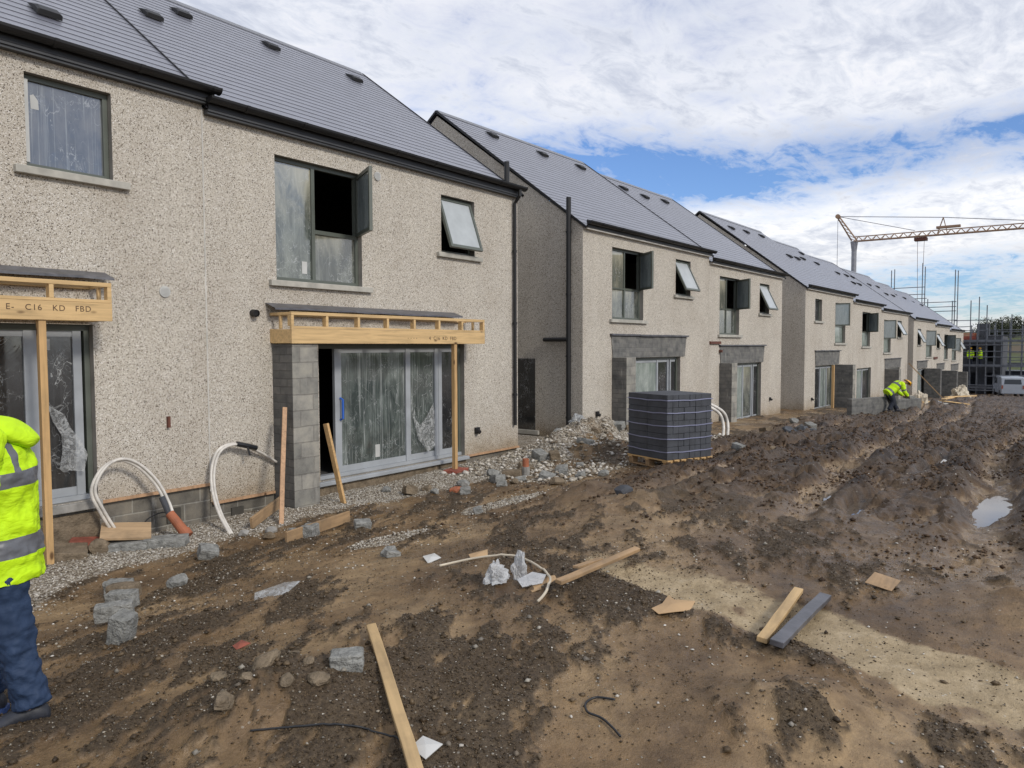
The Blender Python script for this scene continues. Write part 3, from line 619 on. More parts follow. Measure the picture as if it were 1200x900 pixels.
def gutter(roof,zb,x0,x1,ze,white=False,shared=False):
    mb=MB(); n=9; r=.074; yc=-.185; zc=ze+.115
    for (a,b) in ((x0,x1),):
        vo=[(yc+r*math.cos(t),zc+r*math.sin(t)) for t in [math.pi+math.pi*i/(n-1) for i in range(n)]]
        vi=[(yc+(r-.006)*math.cos(t),zc+(r-.006)*math.sin(t)) for t in [math.pi+math.pi*i/(n-1) for i in range(n)]][::-1]
        pr=vo+vi; m=len(pr); mb.loft([[(a,p[0],p[1]) for p in pr],[(b,p[0],p[1]) for p in pr]])
    x=x0+.5
    while x<x1:   # union brackets and clips
        pr2=[(yc+(r+.007)*math.cos(t),zc+(r+.007)*math.sin(t)) for t in [math.pi+math.pi*i/(n-1) for i in range(n)]]+[(yc+(r+.001)*math.cos(t),zc+(r+.001)*math.sin(t)) for t in [math.pi+math.pi*i/(n-1) for i in range(n)]][::-1]; mb.loft([[(x,p[0],p[1]) for p in pr2],[(x+.05,p[0],p[1]) for p in pr2]]); x+=.92
    
    for xe in (x0-.012,x1-.004):
        hp=[(yc+(r+.005)*math.cos(t),zc+(r+.005)*math.sin(t)) for t in [math.pi+math.pi*i/(n-1) for i in range(n)]]; mb.loft([[(xe,p[0],p[1]) for p in hp],[(xe+.016,p[0],p[1]) for p in hp]])
    g=mb.build('gutter',M['blackp'],roof,shift=(0,0,-zb))
    s=MB(); s.box((x0+.02,-.122,ze-.02),(x1-.02,-.10,ze+.15)); s.box((x0+.02,-.10,ze-.005),(x1-.02,-.003,ze+.02))
    s.build('fascia',M['blackp'],roof,shift=(0,0,-zb))
    s=MB()
    if white: s.box((x0+.05,-.095,ze-.055),(x1-.05,-.003,ze-.008))
    else: s.box((x0+.02,-.115,ze-.05),(x1-.02,-.003,ze-.022)); s.box((x0+.02,-.095,ze-.08),(x1-.02,-.003,ze-.052))
    s.build('soffit_strip',M['white_strip'] if white else M['soffit'],roof,shift=(0,0,-zb))
    return g
def house(o,rz,w,zb,ze,zr,zrend,ops,label,depth=9.3,white=True,x_gutter=(0,None),vents=(),ends=(True,True),group='unfinished pebbledashed houses in a row'):
    h=empty('terraced_house',(o[0],o[1],zb),rz); tag(h,label,'house',group)
    S=(0,0,-zb)
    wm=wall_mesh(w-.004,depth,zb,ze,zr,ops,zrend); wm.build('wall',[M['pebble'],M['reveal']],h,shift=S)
    p=MB(); p.box((.0,.025,zb-.6),(w-.004,depth-.03,zrend)); 
    p.build('plinth',M['plinth'],h,shift=S)
    # interior floors and back partition coloured near black to stand in for room shade
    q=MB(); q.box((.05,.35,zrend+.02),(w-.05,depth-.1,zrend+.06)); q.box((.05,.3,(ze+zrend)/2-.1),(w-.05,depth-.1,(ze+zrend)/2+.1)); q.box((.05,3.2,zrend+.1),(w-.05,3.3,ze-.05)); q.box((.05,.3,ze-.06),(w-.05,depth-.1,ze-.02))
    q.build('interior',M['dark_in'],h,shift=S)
    r=roof_mesh(w,depth,ze,zr,x0=-.04 if ends[0] else .0,x1=w+.04 if ends[1] else w+.0).build('roof',M['slate'],h,shift=S)
    # verge and ridge trims
    k=(zr-ze)/(depth/2)
    for x,e_ in ((-.055,ends[0]),(w+.035,ends[1])):
        for sgn in (0,1):
            if not e_: continue
            v=MB(); a=(x+.01,-.12 if not sgn else depth+.12,ze-.12*k+.055); b=(x+.01,depth/2,zr+.055); v.beam(a,b,.016,.055); v.build('verge_trim',M['blackp'],r,shift=S)
    rg=MB()
    for i in range(int(w/.45)+1):
        a=i*.45; b=min(w,a+.445)
        if b>a: rg.add([(a,depth/2-.13,zr-.02),(a,depth/2,zr+.095),(a,depth/2+.13,zr-.02),(b,depth/2-.13,zr-.02),(b,depth/2,zr+.095),(b,depth/2+.13,zr-.02)],[(0,1,4,3),(1,2,5,4),(0,2,1),(3,4,5)])
    rg.build('ridge_tiles',M['slate'],r,shift=S)
    gx1=w if x_gutter[1] is None else x_gutter[1]
    gutter(r,zb,x_gutter[0],gx1,ze,white)
    for (vx,vy) in vents: vent(r,zb,vx,vy,ze,zr,depth)
    return h,r
def text_mesh(name,s,size,mat,parent,loc,rot,shear=0,sp=1.15):
    cu=bpy.data.curves.new(name,'FONT'); cu.body=s; cu.size=size; cu.extrude=.0008; cu.space_character=sp
    t=bpy.data.objects.new('tmp',cu); COL.objects.link(t); bpy.context.view_layer.update()
    me=bpy.data.meshes.new_from_object(t.evaluated_get(bpy.context.evaluated_depsgraph_get())); bpy.data.objects.remove(t)
    me.name=name; me.materials.clear(); me.materials.append(mat); o=bpy.data.objects.new(name,me); COL.objects.link(o); o.parent=parent; o.location=loc; o.rotation_euler=rot; return o

def boxpart(h,zb,name,a,b,mat,bevel=0):
    mb=MB(); mb.box(a,b); return mb.build(name,M[mat],h,shift=(0,0,-zb),bevel=bevel)
def timber_canopy(h,zb,x0,x1,z0,z1,nslot,post_x,post_z,text,tx,flash):
    y0=-.50; mb=MB(); S=(0,0,-zb)
    zs=z0+(z1-z0)*.47; zt=z1-.045
    mb.box((x0,y0,z0),(x1,y0+.04,zs))                       # deep front board
    mb.box((x0,y0+.001,zt),(x1,y0+.045,z1))                 # top rail
    mb.box((x0,y0+.002,zs+.002),(x1,y0+.04,zs+.035))
    n=nslot
    for i in range(n+1):
        x=x0+(x1-x0-.045)*i/n; mb.box((x,y0+.003,zs+.036),(x+.045,y0+.09,zt-.002))
    # back frame against the wall
    mb.box((x0,-.05,z0+.01),(x1,-.004,zs)); mb.box((x0,-.05,zt),(x1,-.005,z1-.003))
    # ends and joists
    for x in (x0,x1-.04):
        mb.box((x+.001,y0+.042,z0+.004),(x+.039,-.052,zs-.01)); mb.box((x+.001,y0+.047,zt+.003),(x+.039,-.052,z1-.004)); mb.box((x+.002,y0+.25,zs),(x+.038,y0+.29,zt))
    for i in range(1,n): x=x0+(x1-x0)*i/n; mb.box((x-.02,y0+.042,z0+.02),(x+.02,-.052,zs-.03))
    c=mb.build('timber_canopy',M['timber'],h,shift=S,bevel=.003)
    for px in post_x:
        p=MB(); p.box((px,y0+.02,post_z),(px+.072,y0+.092,z0-.002)); p.build('post',M['timber_z'],c,shift=S,bevel=.003)
    for s,x,zt_ in text: text_mesh('lettering',s,.085,M['ink'],c,(x,y0-.0015,zt_-zb),(rad(90),0,0))
    f=MB(); fx0,fx1,fz=flash; m=14; pts=[]
    for i in range(m+1):
        x=fx0+(fx1-fx0)*i/m; pts.append((x,random.uniform(-.008,.008)))
    for i in range(m):
        (xa,ja),(xb,jb)=pts[i],pts[i+1]
        f.quad((xa,-.005,fz+.03),(xb,-.005,fz+.03),(xb,-.22+jb*3,fz-.045+jb),(xa,-.22+ja*3,fz-.045+ja)); f.quad((xa,-.22+ja*3,fz-.045+ja),(xb,-.22+jb*3,fz-.045+jb),(xb,-.225+jb*3,fz-.07+jb),(xa,-.225+ja*3,fz-.07+ja))
    f.build('flashing',M['lead'],c,shift=S)
    return c
def disc_vent(h,zb,x,z,mat='whitep'):
    mb=MB(); mb.tube([(x,-.002,z),(x,-.02,z)],.07,20); 
    for i in range(-3,4): mb.box((x-.055*math.cos(i/4),-.026,z+i*.016-.003),(x+.055*math.cos(i/4),-.0205,z+i*.016+.003))
    return mb.build('wall_vent',M[mat],h,shift=(0,0,-zb))
def outlet(h,zb,x,z):
    mb=MB(); mb.box((x-.06,-.05,z-.06),(x+.06,-.003,z+.06)); mb.tube([(x-.015,-.05,z-.01),(x-.015,-.11,z-.03)],.04,10); return mb.build('gas_outlet',M['blackp'],h,shift=(0,0,-zb),bevel=.006)
def pipe(h,zb,pts,r,name='downpipe',mat='blackp',clips=True):
    mb=MB(); mb.tube(pts,r,12)
    p0=Vector(pts[0]);p1=Vector(pts[-1])
    if clips:
        z=min(p0.z,p1.z)+.6
        while z<max(p0.z,p1.z)-.1: mb.tube([(p0.x if len(pts)==2 else pts[-1][0],pts[-1][1],z),(pts[-1][0],pts[-1][1],z+.05)],r+.012,12); z+=1.45
    return mb.build(name,M[mat],h,shift=(0,0,-zb),smooth=False)

# ---- first block: two houses, straight along y = 9
zb=-2.45
# left house, x from -1.6 to 5.32
X0=-1.6
ops=[(3.28-X0,4.18-X0,1.96,2.97,.09),(.45-X0,3.90-X0,-1.76,.27,.12)]
h1a,r1a=house((X0,9,0),0,5.32-X0,zb,3.21,6.60,-1.79,ops,'nearest house at the left edge, square upstairs window above a stamped timber beam',white=False,x_gutter=(0,5.45-X0),ends=(True,True),vents=[(3.96-X0,1.15)])

window(h1a,zb,3.28-X0,4.18-X0,1.96,2.97,'fixed',panes=('film_blue',))
boxpart(h1a,zb,'protective_tape',(3.31-X0,.082,2.03),(3.345-X0,.089,2.92),'whitep')
sl=MB(); sl.add([(3.38-X0,.117,2.62),(3.46-X0,.117,2.62),(3.455-X0,.117,2.72),(3.41-X0,.117,2.78),(3.375-X0,.117,2.76)],[(0,1,2,3,4)]); sl.build('sticker',M['whitep'],h1a,shift=(0,0,-zb))
slide_door(h1a,zb,.45-X0,3.90-X0,-1.76,.27,[(.5-X0,.6-X0,'s'),(.6-X0,1.5-X0,'dark_pane'),(1.5-X0,1.6-X0,'s'),(1.6-X0,3.22-X0,'dark_pane'),(3.22-X0,3.31-X0,'s'),(3.31-X0,3.36-X0,'s'),(3.36-X0,3.72-X0,'dark_pane'),(3.72-X0,3.81-X0,'s')])
pb=MB(); pb.add([(3.43-X0,.10,-.62),(3.50-X0,.09,-.68),(3.60-X0,.085,-.75),(3.66-X0,.07,-.92),(3.74-X0,.03,-1.05),(3.80-X0,.0,-1.22),(3.76-X0,-.0,-1.42),(3.66-X0,.03,-1.40),(3.52-X0,.05,-1.37),(3.56-X0,.06,-1.15),(3.56-X0,.08,-.98),(3.48-X0,.095,-.82)],[(0,1,11),(1,2,10,11),(2,3,9,10),(3,4,8,9),(4,5,7,8),(5,6,7)]); pb.build('torn_film',M['film_scrap'],h1a,shift=(0,0,-zb))
boxpart(h1a,zb,'sticker',(3.42-X0,.125,-.02),(3.49-X0,.128,.10),'whitep')
timber_canopy(h1a,zb,-.25-X0,3.895-X0,.297,.72,7,[3.16-X0],-2.29,[('E-   C16   KD   FBD',2.86-X0,.395)],0,(-.4-X0,4.05-X0,.85))
boxpart(h1a,zb,'door_sill',(.4-X0,-.06,-1.86),(3.93-X0,.13,-1.765),'concrete',.01)
boxpart(h1a,zb,'bellcast_bead',(3.92-X0,-.035,-1.82),(5.30-X0,-.003,-1.785),'timber_red')
boxpart(h1a,zb,'footing',(.2-X0,-.03,-2.6),(3.9-X0,.02,-1.90),'loose_brown')
boxpart(h1a,zb,'air_vent',(4.72-X0,.0,-2.22),(4.90-X0,.024,-2.04),'floor')  # dark box painted in for the shade of the vent hole
disc_vent(h1a,zb,4.76-X0,.70); boxpart(h1a,zb,'movement_joint',(5.305-X0,-.006,-1.9),(5.322-X0,-.001,3.1),'white_strip')
boxpart(h1a,zb,'rusty_bracket',(4.74-X0,-.05,-1.0),(4.77-X0,-.003,-.86),'rust')
# right house 5.32 .. 12.17
X0=5.32
ops=[(6.40-X0,8.0-X0,.96,2.73,.09),(9.87-X0,10.80-X0,1.70,2.73,.11),(7.11-X0,10.48-X0,-2.04,.05,.12)]
h1b,r1b=house((X0,9,0),0,12.17-X0,zb,3.09,6.48,-2.05,ops,'near house with open casement above a pine canopy resting on a block pier',white=False,ends=(False,True),vents=[(6.30-X0,3.1),(7.27-X0,3.9),(9.17-X0,3.95),(11.28-X0,3.87)])
window(h1b,zb,6.40-X0,8.0-X0,.96,2.73,'big','R',63,('film_big','film_low'),split=7.13-X0,transom=1.74)
window(h1b,zb,9.87-X0,10.80-X0,1.70,2.73,'top',ang=19,r=.11)
boxpart(h1b,zb,'sticker',(6.93-X0,.116,1.10),(7.02-X0,.119,1.28),'whitep')
D=slide_door(h1b,zb,7.11-X0,10.48-X0,-2.04,.05,[(7.50-X0,7.63-X0,'s'),(7.63-X0,9.05-X0,'film_door'),(9.05-X0,9.16-X0,'s'),(9.16-X0,9.78-X0,'film_door'),(9.78-X0,9.87-X0,'s'),(9.88-X0,9.97-X0,'s'),(9.97-X0,10.42-X0,'dark_pane')])
hm=MB(); hm.tube([(7.60-X0,.10,-.80),(7.60-X0,.04,-.82),(7.60-X0,.04,-1.12),(7.60-X0,.10,-1.14)],.018,8); hm.build('handle',M['blue'],D,shift=(0,0,-zb))
tf=MB(); tf.add([(9.18-X0,.09,-1.15),(9.35-X0,.07,-1.38),(9.45-X0,.06,-1.3),(9.72-X0,.08,-1.0),(9.76-X0,.085,-1.3),(9.74-X0,.05,-1.78),(9.5-X0,.02,-1.86),(9.3-X0,.06,-1.62)],[(0,1,7),(1,2,6,7),(2,3,4,6),(4,5,6)]); tf.build('torn_film',M['film_scrap'],h1b,shift=(0,0,-zb))
boxpart(h1b,zb,'sticker',(8.35-X0,.128,-1.83),(8.45-X0,.131,-1.62),'whitep')
pier(h1b,zb,6.30-X0,6.74-X0,.46,.05,-2.6)
timber_canopy(h1b,zb,6.27-X0,10.48-X0,.055,.495,7,[9.66-X0],-2.25,[('4  C16  KD  FBD',9.0-X0,.12),('- - - -',8.5-X0,.125)],0,(6.2-X0,10.2-X0,.60))
boxpart(h1b,zb,'door_sill',(7.0-X0,-.09,-2.11),(10.52-X0,.13,-2.045),'alu',.01)
boxpart(h1b,zb,'door_footing',(6.75-X0,-.02,-2.30),(10.5-X0,.02,-2.115),'loose_brown')
boxpart(h1b,zb,'bellcast_bead',(5.34-X0,-.035,-2.08),(6.29-X0,-.003,-2.045),'timber_red'); boxpart(h1b,zb,'bellcast_bead',(10.5-X0,-.035,-2.08),(12.17-X0,-.003,-2.045),'timber_red')
boxpart(h1b,zb,'air_vent',(5.62-X0,.0,-2.30),(5.80-X0,.024,-2.18),'floor')  # vent hole shade as a dark box, like the left house
disc_vent(h1b,zb,8.34-X0,2.77); outlet(h1b,zb,10.82-X0,-1.60)
mb=MB(); mb.tube([(6.0-X0,0,.48),(6.0-X0,-.10,.47)],.05,12,caps=False); mb.tube([(6.0-X0,-.02,.48),(6.0-X0,-.08,.475)],.042,12); mb.build('pipe_stub',M['blackp'],h1b,shift=(0,0,-zb))
pipe(h1b,zb,[(12.0-X0,-.185,3.15),(12.0-X0,-.18,3.02),(12.0-X0,-.06,2.88),(12.0-X0,-.055,-1.60)],.036)
pipe(h1b,zb,[(12.25-X0,.33,2.5),(12.25-X0,.33,3.82)],.055,'soil_pipe')

# ---- further blocks, turned a little towards the road
ANG=-math.atan(.027)
def LP(s): return (14.72+s, 9.4-.027*(14.72+s), 0)
def win_set(h,zb,lst):
    for (a,b,z0,z1,kind,kw) in lst: window(h,zb,a,b,z0,z1,kind,**kw)
def mk(s0,s1,zb,ze,zr,zrend,label,wins,doors,vents=(),depth=9.3,ends=(False,False)):
    ops=[(a-s0,b-s0,z0,z1,.11) for (a,b,z0,z1,k,kw) in wins]+[(d[0]-s0,d[1]-s0,d[2],d[3],.12) for d in doors]
    h,r=house(LP(s0),ANG,s1-s0,zb,ze,zr,zrend,ops,label,depth,True,ends=ends,vents=[(v-s0,u) for v,u in vents])
    for (a,b,z0,z1,k,kw) in wins:
        kw=dict(kw); 
        if 'split' in kw: kw['split']-=s0
        window(h,zb,a-s0,b-s0,z0,z1,k,r=.11,**kw)
    for d in doors: slide_door(h,zb,d[0]-s0,d[1]-s0,d[2],d[3],[(a-s0,b-s0,k) for a,b,k in d[4]])
    return h,r
def big(a,b,z0,z1,hinge='R',zt=None,p=('film_refl','film_low'),ang=54): return (a,b,z0,z1,'big',dict(hinge=hinge,split=(a+b)/2 if hinge=='R' else a+(b-a)*.5,transom=zt or z0+(z1-z0)*.45,left_transom=True,panes=p,ang=ang))
def split(a,b,z0,z1,hinge='L',ang=80): return (a,b,z0,z1,'split',dict(hinge=hinge,sw=.70,transom=z0+(z1-z0)*.42,panes=('film_low','film_pale'),ang=ang))
def top(a,b,z0,z1,ang=22): return (a,b,z0,z1,'top',dict(ang=ang))
# block 2
zb=-2.5; h,r=mk(0,7.10,zb,2.78,6.26,-2.3,'house whose near gable carries the tall black soil pipe and side branch',
  [big(1.32,2.92,.68,2.45,'R',1.46),top(4.81,5.78,1.46,2.47,26)],
  [(2.0,5.15,-2.2,-.30,[(2.5,2.56,'d'),(2.56,3.9,'film_pale'),(3.9,3.98,'s'),(3.98,4.55,'dark_pane'),(4.55,4.62,'s'),(4.7,4.76,'s'),(4.76,5.05,'dark_pane')])],
  [(1.7,4.15),(3.9,4.0),(6.0,4.0)],ends=(True,True))
lintel(h,zb,1.28,5.50,-.29,.27); pier(h,zb,1.32,1.78,.42,-.27,-2.7,'block','block_dark'); outlet(h,zb,.62,-1.62)
pipe(h,zb,[(-.07,.35,-2.3),(-.07,.35,3.48)],.058,'soil_pipe'); pipe(h,zb,[(-.09,.36,.17),(-.09,1.05,.17)],.05,'branch_pipe',clips=False)
gd=MB(); gd.box((-.012,1.38,-2.05),(-.001,3.2,-.29)); g_=gd.build('side_window',M['dark_pane'],h,shift=(0,0,-zb)); sl=MB(); sl.box((-.07,1.25,-2.16),(-.001,3.3,-2.055)); sl.build('sill',M['sill'],g_,shift=(0,0,-zb),bevel=.006)
st=MB(); st.box((-.09,.85,-2.5),(-.004,5,-2.22)); st.build('footing',M['concrete'],h,shift=(0,0,-zb))
zb=-2.9; h,r=mk(7.10,13.82,zb,2.58,6.06,-2.62,'house right of the block pallet with a rusty red steel angle on its wall',
  [big(7.92,9.57,.37,2.22,'R',1.2),top(11.45,12.42,1.16,2.22,26)],
  [(8.9,11.7,-2.6,-.58,[(9.2,10.2,'film_pale'),(10.2,10.28,'s'),(10.28,11.0,'film_low'),(11.0,11.07,'s'),(11.15,11.22,'s'),(11.22,11.6,'dark_pane')])],
  [(8.7,3.95),(10.0,3.8),(12.0,4.0),(6.95+.6,1.45)],ends=(False,True))
lintel(h,zb,.85,4.85,-.57,0.0); pier(h,zb,.85,1.30,.42,-.54,-3.0,'block','block_dark'); outlet(h,zb,12.6-7.1,-1.95)
boxpart(h,zb,'steel_angle',(6.45-7.1+.72,-.06,.07),(7.85-7.1+.1,-.003,.15),'rust'); boxpart(h,zb,'pipe_stub',(.80,-.10,-.20),(.88,-.003,-.12),'rust')
# block 3
zb=-3.1; h,r=mk(16.68,24.19,zb,2.38,5.95,-2.72,'pale house with a narrow slot window and timber propped patio door',
  [(18.01,19.0,1.06,2.0,'fixed',dict(panes=('dark_pane',))),split(21.10,22.85,.13,1.97,'L')],
  [(18.15,21.0,-2.85,-.86,[(18.2,19.2,'dark_pane'),(19.2,19.3,'s'),(19.3,20.2,'film_pale'),(20.2,20.3,'s'),(20.3,20.9,'film_low')])],
  [(18.2,3.8),(20.3,3.9),(22.6,4.0),(22.3,2.5),(23.5,2.5)],ends=(True,False))
lintel(h,zb,1.4,5.2,-.84,-.24); pier(h,zb,4.42,4.9,.80,-.86,-3.4,'block','block_dark'); outlet(h,zb,1.0,-2.25); boxpart(h,zb,'timber_prop',(3.05,-.35,-3.0),(3.16,-.25,-.86),'timber_z')
zb=-3.3; h,r=mk(24.19,30.25,zb,2.14,5.70,-2.9,'narrow middle house of the third block, tall filmed door to the floor and no pier',
  [split(26.05,27.75,-.04,1.73,'R',54)],[(25.12,28.1,-3.1,-1.15,[(25.2,26.6,'film_pale'),(26.6,26.75,'s'),(26.75,28.0,'dark_pane')])],
  [(27.0,3.3),(29.2,3.2),(29.0,4.0)])
zb=-3.5; h,r=mk(30.25,37.7,zb,1.94,5.48,-3.2,'end house of the third block, behind the stooping worker, slim tilted window at its corner',
  [split(30.95,32.75,-.40,1.46,'L'),top(34.5,35.7,.5,1.5,28)],[(32.5,35.4,-3.15,-1.33,[(32.6,33.8,'film_pale'),(33.8,33.95,'s'),(33.95,35.3,'dark_pane')])],
  [(33.5,3.2),(35.5,3.2),(37.0,3.2),(34,2.4),(35.4,2.4)],ends=(False,True))
lintel(h,zb,1.0,5.4,-1.32,-.78); pier(h,zb,1.05,1.6,.75,-1.32,-3.8,'block','block_dark')
pl=MB(); pl.beam((7.0,-.15,-1.1),(7.6,-2.2,-3.5),.09,.05); pl.build('leaning_prop',M['timber_dirty'],h,shift=(0,0,-zb))
# block 4
zb=-3.9; h,r=mk(39.5,47.65,zb,1.72,5.30,-3.45,'first house of the far buff block, nearest to the third block',
  [top(40.9,42.1,.05,1.12,28),split(44.1,46.4,-.82,1.07,'L')],[(41.2,44.2,-3.6,-1.58,[(41.4,43.0,'film_pale'),(43.0,43.1,'s'),(43.1,44.1,'dark_pane')])],[(41.5,3.2),(44,3.2),(43,2.4),(45.2,2.4)],ends=(True,False))
lintel(h,zb,1.4,5.2,-1.55,-1.08); pier(h,zb,4.1,4.7,1.0,-1.6,-4.2,'block_dark','block_dark')
zb=-4.2; h,r=mk(47.65,54.55,zb,1.47,5.05,-3.8,'middle house of the far buff block, dark casement above a tall charcoal pier',
  [top(48.45,49.8,-.2,.88,28),split(51.9,53.8,-1.1,.86,'R',70)],[(48.7,51.2,-4.0,-1.9,[(48.9,50.3,'film_pale'),(50.3,50.4,'s'),(50.4,51.1,'dark_pane')])],[(50,3.2),(52.5,3.0)])
lintel(h,zb,1.0,4.6,-1.88,-1.4); pier(h,zb,3.2,3.8,1.05,-1.95,-4.8,'block_dark','block_dark'); boxpart(h,zb,'steel_angle',(-.5,-.08,-1.0),(.9,-.003,-.85),'rust')
zb=-4.5; h,r=mk(54.55,62.4,zb,1.22,4.80,-4.2,'last house of the row, up against the scaffolded building',
  [split(55.9,58.3,-1.25,.64,'L'),top(59.3,61.0,-.47,.64,28)],[(55.7,58,-4.3,-2.15,[(55.9,57.0,'film_pale'),(57.0,57.9,'dark_pane')])],[(57,3.2),(60,3.0)],ends=(False,True))
lintel(h,zb,1.0,5.2,-2.12,-1.6); pier(h,zb,1.95,2.6,1.05,-2.2,-5,'block_dark','block_dark')
# ------------------------------------------------------------------ loose things on the ground
def block_mesh(l=.44,w=.215,h=.10,seed=0,chip=.012,broken=0):
    r=random.Random(seed); bm=bmesh.new(); bmesh.ops.create_cube(bm,size=1)
    bmesh.ops.subdivide_edges(bm,edges=bm.edges[:],cuts=3,use_grid_fill=True)
    for v in bm.verts:
        v.co=Vector((v.co.x*l,v.co.y*w,v.co.z*h))
        ed=sum(abs(abs(c)-d/2)<1e-4 for c,d in zip(v.co,(l,w,h)))
        if ed>=2: v.co*=1-r.uniform(0,.07 if ed==3 else .035)
        v.co+=Vector([r.uniform(-chip,chip)*.4 for _ in range(3)])
        if broken and v.co.x>l*.18: v.co.x-= (v.co.x-l*.18)*r.uniform(.4,.95); v.co.z+=r.uniform(-.02,.02)
    me=bpy.data.meshes.new('block'); bm.to_mesh(me); bm.free(); return me
def block(name,x,y,rot,mat,label,cat,dims=(.44,.215,.10),up=0,tilt=(0,0),seed=None,group=None,broken=0,sink=.012):
    me=block_mesh(*dims,seed=seed or int(x*977+y*131),broken=broken); me.name=name; me.materials.append(M[mat])
    o=bpy.data.objects.new(name,me); COL.objects.link(o); o.location=(x,y,G(x,y)+dims[2]/2+up-sink); o.rotation_euler=(tilt[0],tilt[1],rot)
    b=o.modifiers.new('Bevel','BEVEL'); b.width=.006; b.segments=1; b.limit_method='ANGLE'
    return tag(o,label,cat,group)
def stone(name,x,y,sz,mat,label,cat,seed,flat=.7,group=None,rot=0,up=0):
    r=random.Random(seed); bm=bmesh.new(); bmesh.ops.create_icosphere(bm,subdivisions=2,radius=.5)
    ax=[Vector((r.gauss(0,1),r.gauss(0,1),r.gauss(0,1))).normalized() for _ in range(7)]
    for v in bm.verts:
        for a in ax:
            d=v.co.dot(a); 
            if d>.33: v.co-=a*(d-.33)*.9
        v.co*=1+r.uniform(-.05,.05)
        v.co=Vector((v.co.x*sz[0],v.co.y*sz[1],v.co.z*sz[2]))
    me=bpy.data.meshes.new(name); bm.to_mesh(me); bm.free(); me.materials.append(M[mat]); o=bpy.data.objects.new(name,me); COL.objects.link(o)
    o.location=(x,y,G(x,y)+sz[2]*.26+up); o.rotation_euler=(r.uniform(-.2,.2),r.uniform(-.2,.2),rot or r.uniform(0,6)); return tag(o,label,cat,group)
def plank(name,p,q,w,t,mat,label,cat='plank',roll=0,group=None,notch=False):
    p=Vector(p);q=Vector(q);Ln=(q-p).length; mb=MB(); n=6
    rings=[]; rr=random.Random(int(p.x*100+q.y*37))
    for i in range(n+1):
        x=Ln*i/n; j=rr.uniform(-.002,.002); rings.append([(x,-w/2+j,-t/2),(x,w/2+j,-t/2),(x,w/2+j,t/2),(x,-w/2+j,t/2)])
    mb.loft(rings); o=mb.build(name,M[mat],bevel=.004)
    d=(q-p).normalized(); s=Vector((0,0,1)).cross(d).normalized(); u=d.cross(s)
    R=Matrix((d,s,u)).transposed(); R=R@Matrix.Rotation(roll,3,'X'); o.matrix_world=Matrix.Translation(p)@R.to_4x4(); return tag(o,label,cat,group)

GB='spare blocks lined up in the mud'
for (x,y,r_,mt,lb,dm) in [(3.16,6.93,-.98,'loose_block','grey block farthest from the camera in the line of five by the jeans',(.24,.13,.13)),(3.05,6.60,-.95,'loose_brown','brown stained block, second from the far end of the short line',(.25,.13,.13)),(2.88,6.26,-.90,'loose_block','clean grey block in the middle of the line of five',(.24,.12,.14)),
  (2.63,5.86,-.55,'loose_block','grey block lying slewed across the line, next to the upright broken one',(.27,.12,.13))]:
    block('concrete_block',x,y,r_,mt,lb,'block',group=GB,dims=dm,tilt=(.03,-.05),sink=-.02)
block('broken_block',2.33,5.08,-1.0,'loose_block','broken rough block propped upright at the near end of the line','block',group=GB,dims=(.13,.15,.21),tilt=(.12,.22),sink=0)
block('concrete_block',2.50,2.97,-.78,'loose_block','single grey block lying alone in the foreground left of the long pine plank','block',dims=(.17,.11,.10),sink=.02)
block('concrete_block',4.30,7.36,-.35,'loose_block','half block tilted in the mud below the white duct','block',dims=(.20,.16,.13),tilt=(.35,.25))
stone('stone_lump',3.52,6.55,(.24,.20,.16),'loose_block','rounded grey stone between the block line and the chippings','stone',4)
block('brick_piece',3.74,8.88,-.6,'brick','red brick lump lying at the foot of the left doorway','brick',dims=(.40,.30,.10),tilt=(.1,.25))
block('concrete_block',3.98,8.48,-.62,'loose_block','flat grey block under the ply board at the foot of the duct loop','block',dims=(.44,.28,.10))
block('concrete_block',4.30,8.24,-.70,'loose_block','grey block beside the clay pipe end','block',dims=(.46,.24,.12))
stone('stone_lump',3.72,8.55,(.30,.24,.22),'loose_brown','brown mud caked lump beside the red brick','stone',9)
mb=MB(); mb.box((-.26,-.22,-.012),(.26,.22,.012)); o=mb.build('plywood_board',M['ply'],loc=(4.03,8.62,G(4.03,8.6)+.17),rot=(.20,.10,-.45)); tag(o,'small ply board leaning inside the white duct loop against the plinth','board')
block('footing_slab',3.35,9.0-.28,-.4,'loose_brown','rough brown slab at the foot of the leftmost timber post','slab',dims=(.55,.40,.12),tilt=(.05,.1))
# hoses / ducts
def smooth(pts,n=8):
    pts=[Vector(p) for p in pts]; out=[]
    for i in range(len(pts)-1):
        p0=pts[max(i-1,0)];p1=pts[i];p2=pts[i+1];p3=pts[min(i+2,len(pts)-1)]
        for k in range(n):
            t=k/n; out.append(.5*((2*p1)+(p2-p0)*t+(2*p0-5*p1+4*p2-p3)*t*t+(3*p1-p0-3*p2+p3)*t**3))
    out.append(pts[-1]); return out
mb=MB(); P=[(4.10,8.76,-2.30),(3.98,8.77,-2.18),(3.82,8.78,-1.87),(3.74,8.79,-1.62),(3.86,8.80,-1.39),(4.05,8.80,-1.31),(4.25,8.79,-1.40),(4.43,8.74,-1.62),(4.52,8.66,-1.86),(4.52,8.55,-2.05)]
mb.tube(smooth(P),.021,8); mb.tube([Vector(p)+Vector((.026,-.03,.016)) for p in smooth(P[:-2]+[(4.52,8.66,-1.87),(4.52,8.52,-2.08)])],.018,8)
o=mb.build('service_duct',M['duct'],smooth=True); tag(o,'white plastic duct looping up out of the ground beside the left doorway','duct')
mb=MB(); mb.tube([(4.49,8.68,-1.80),(4.53,8.58,-2.02)],.036,12); mb2=mb.build('sleeve',M['packblock'],o)
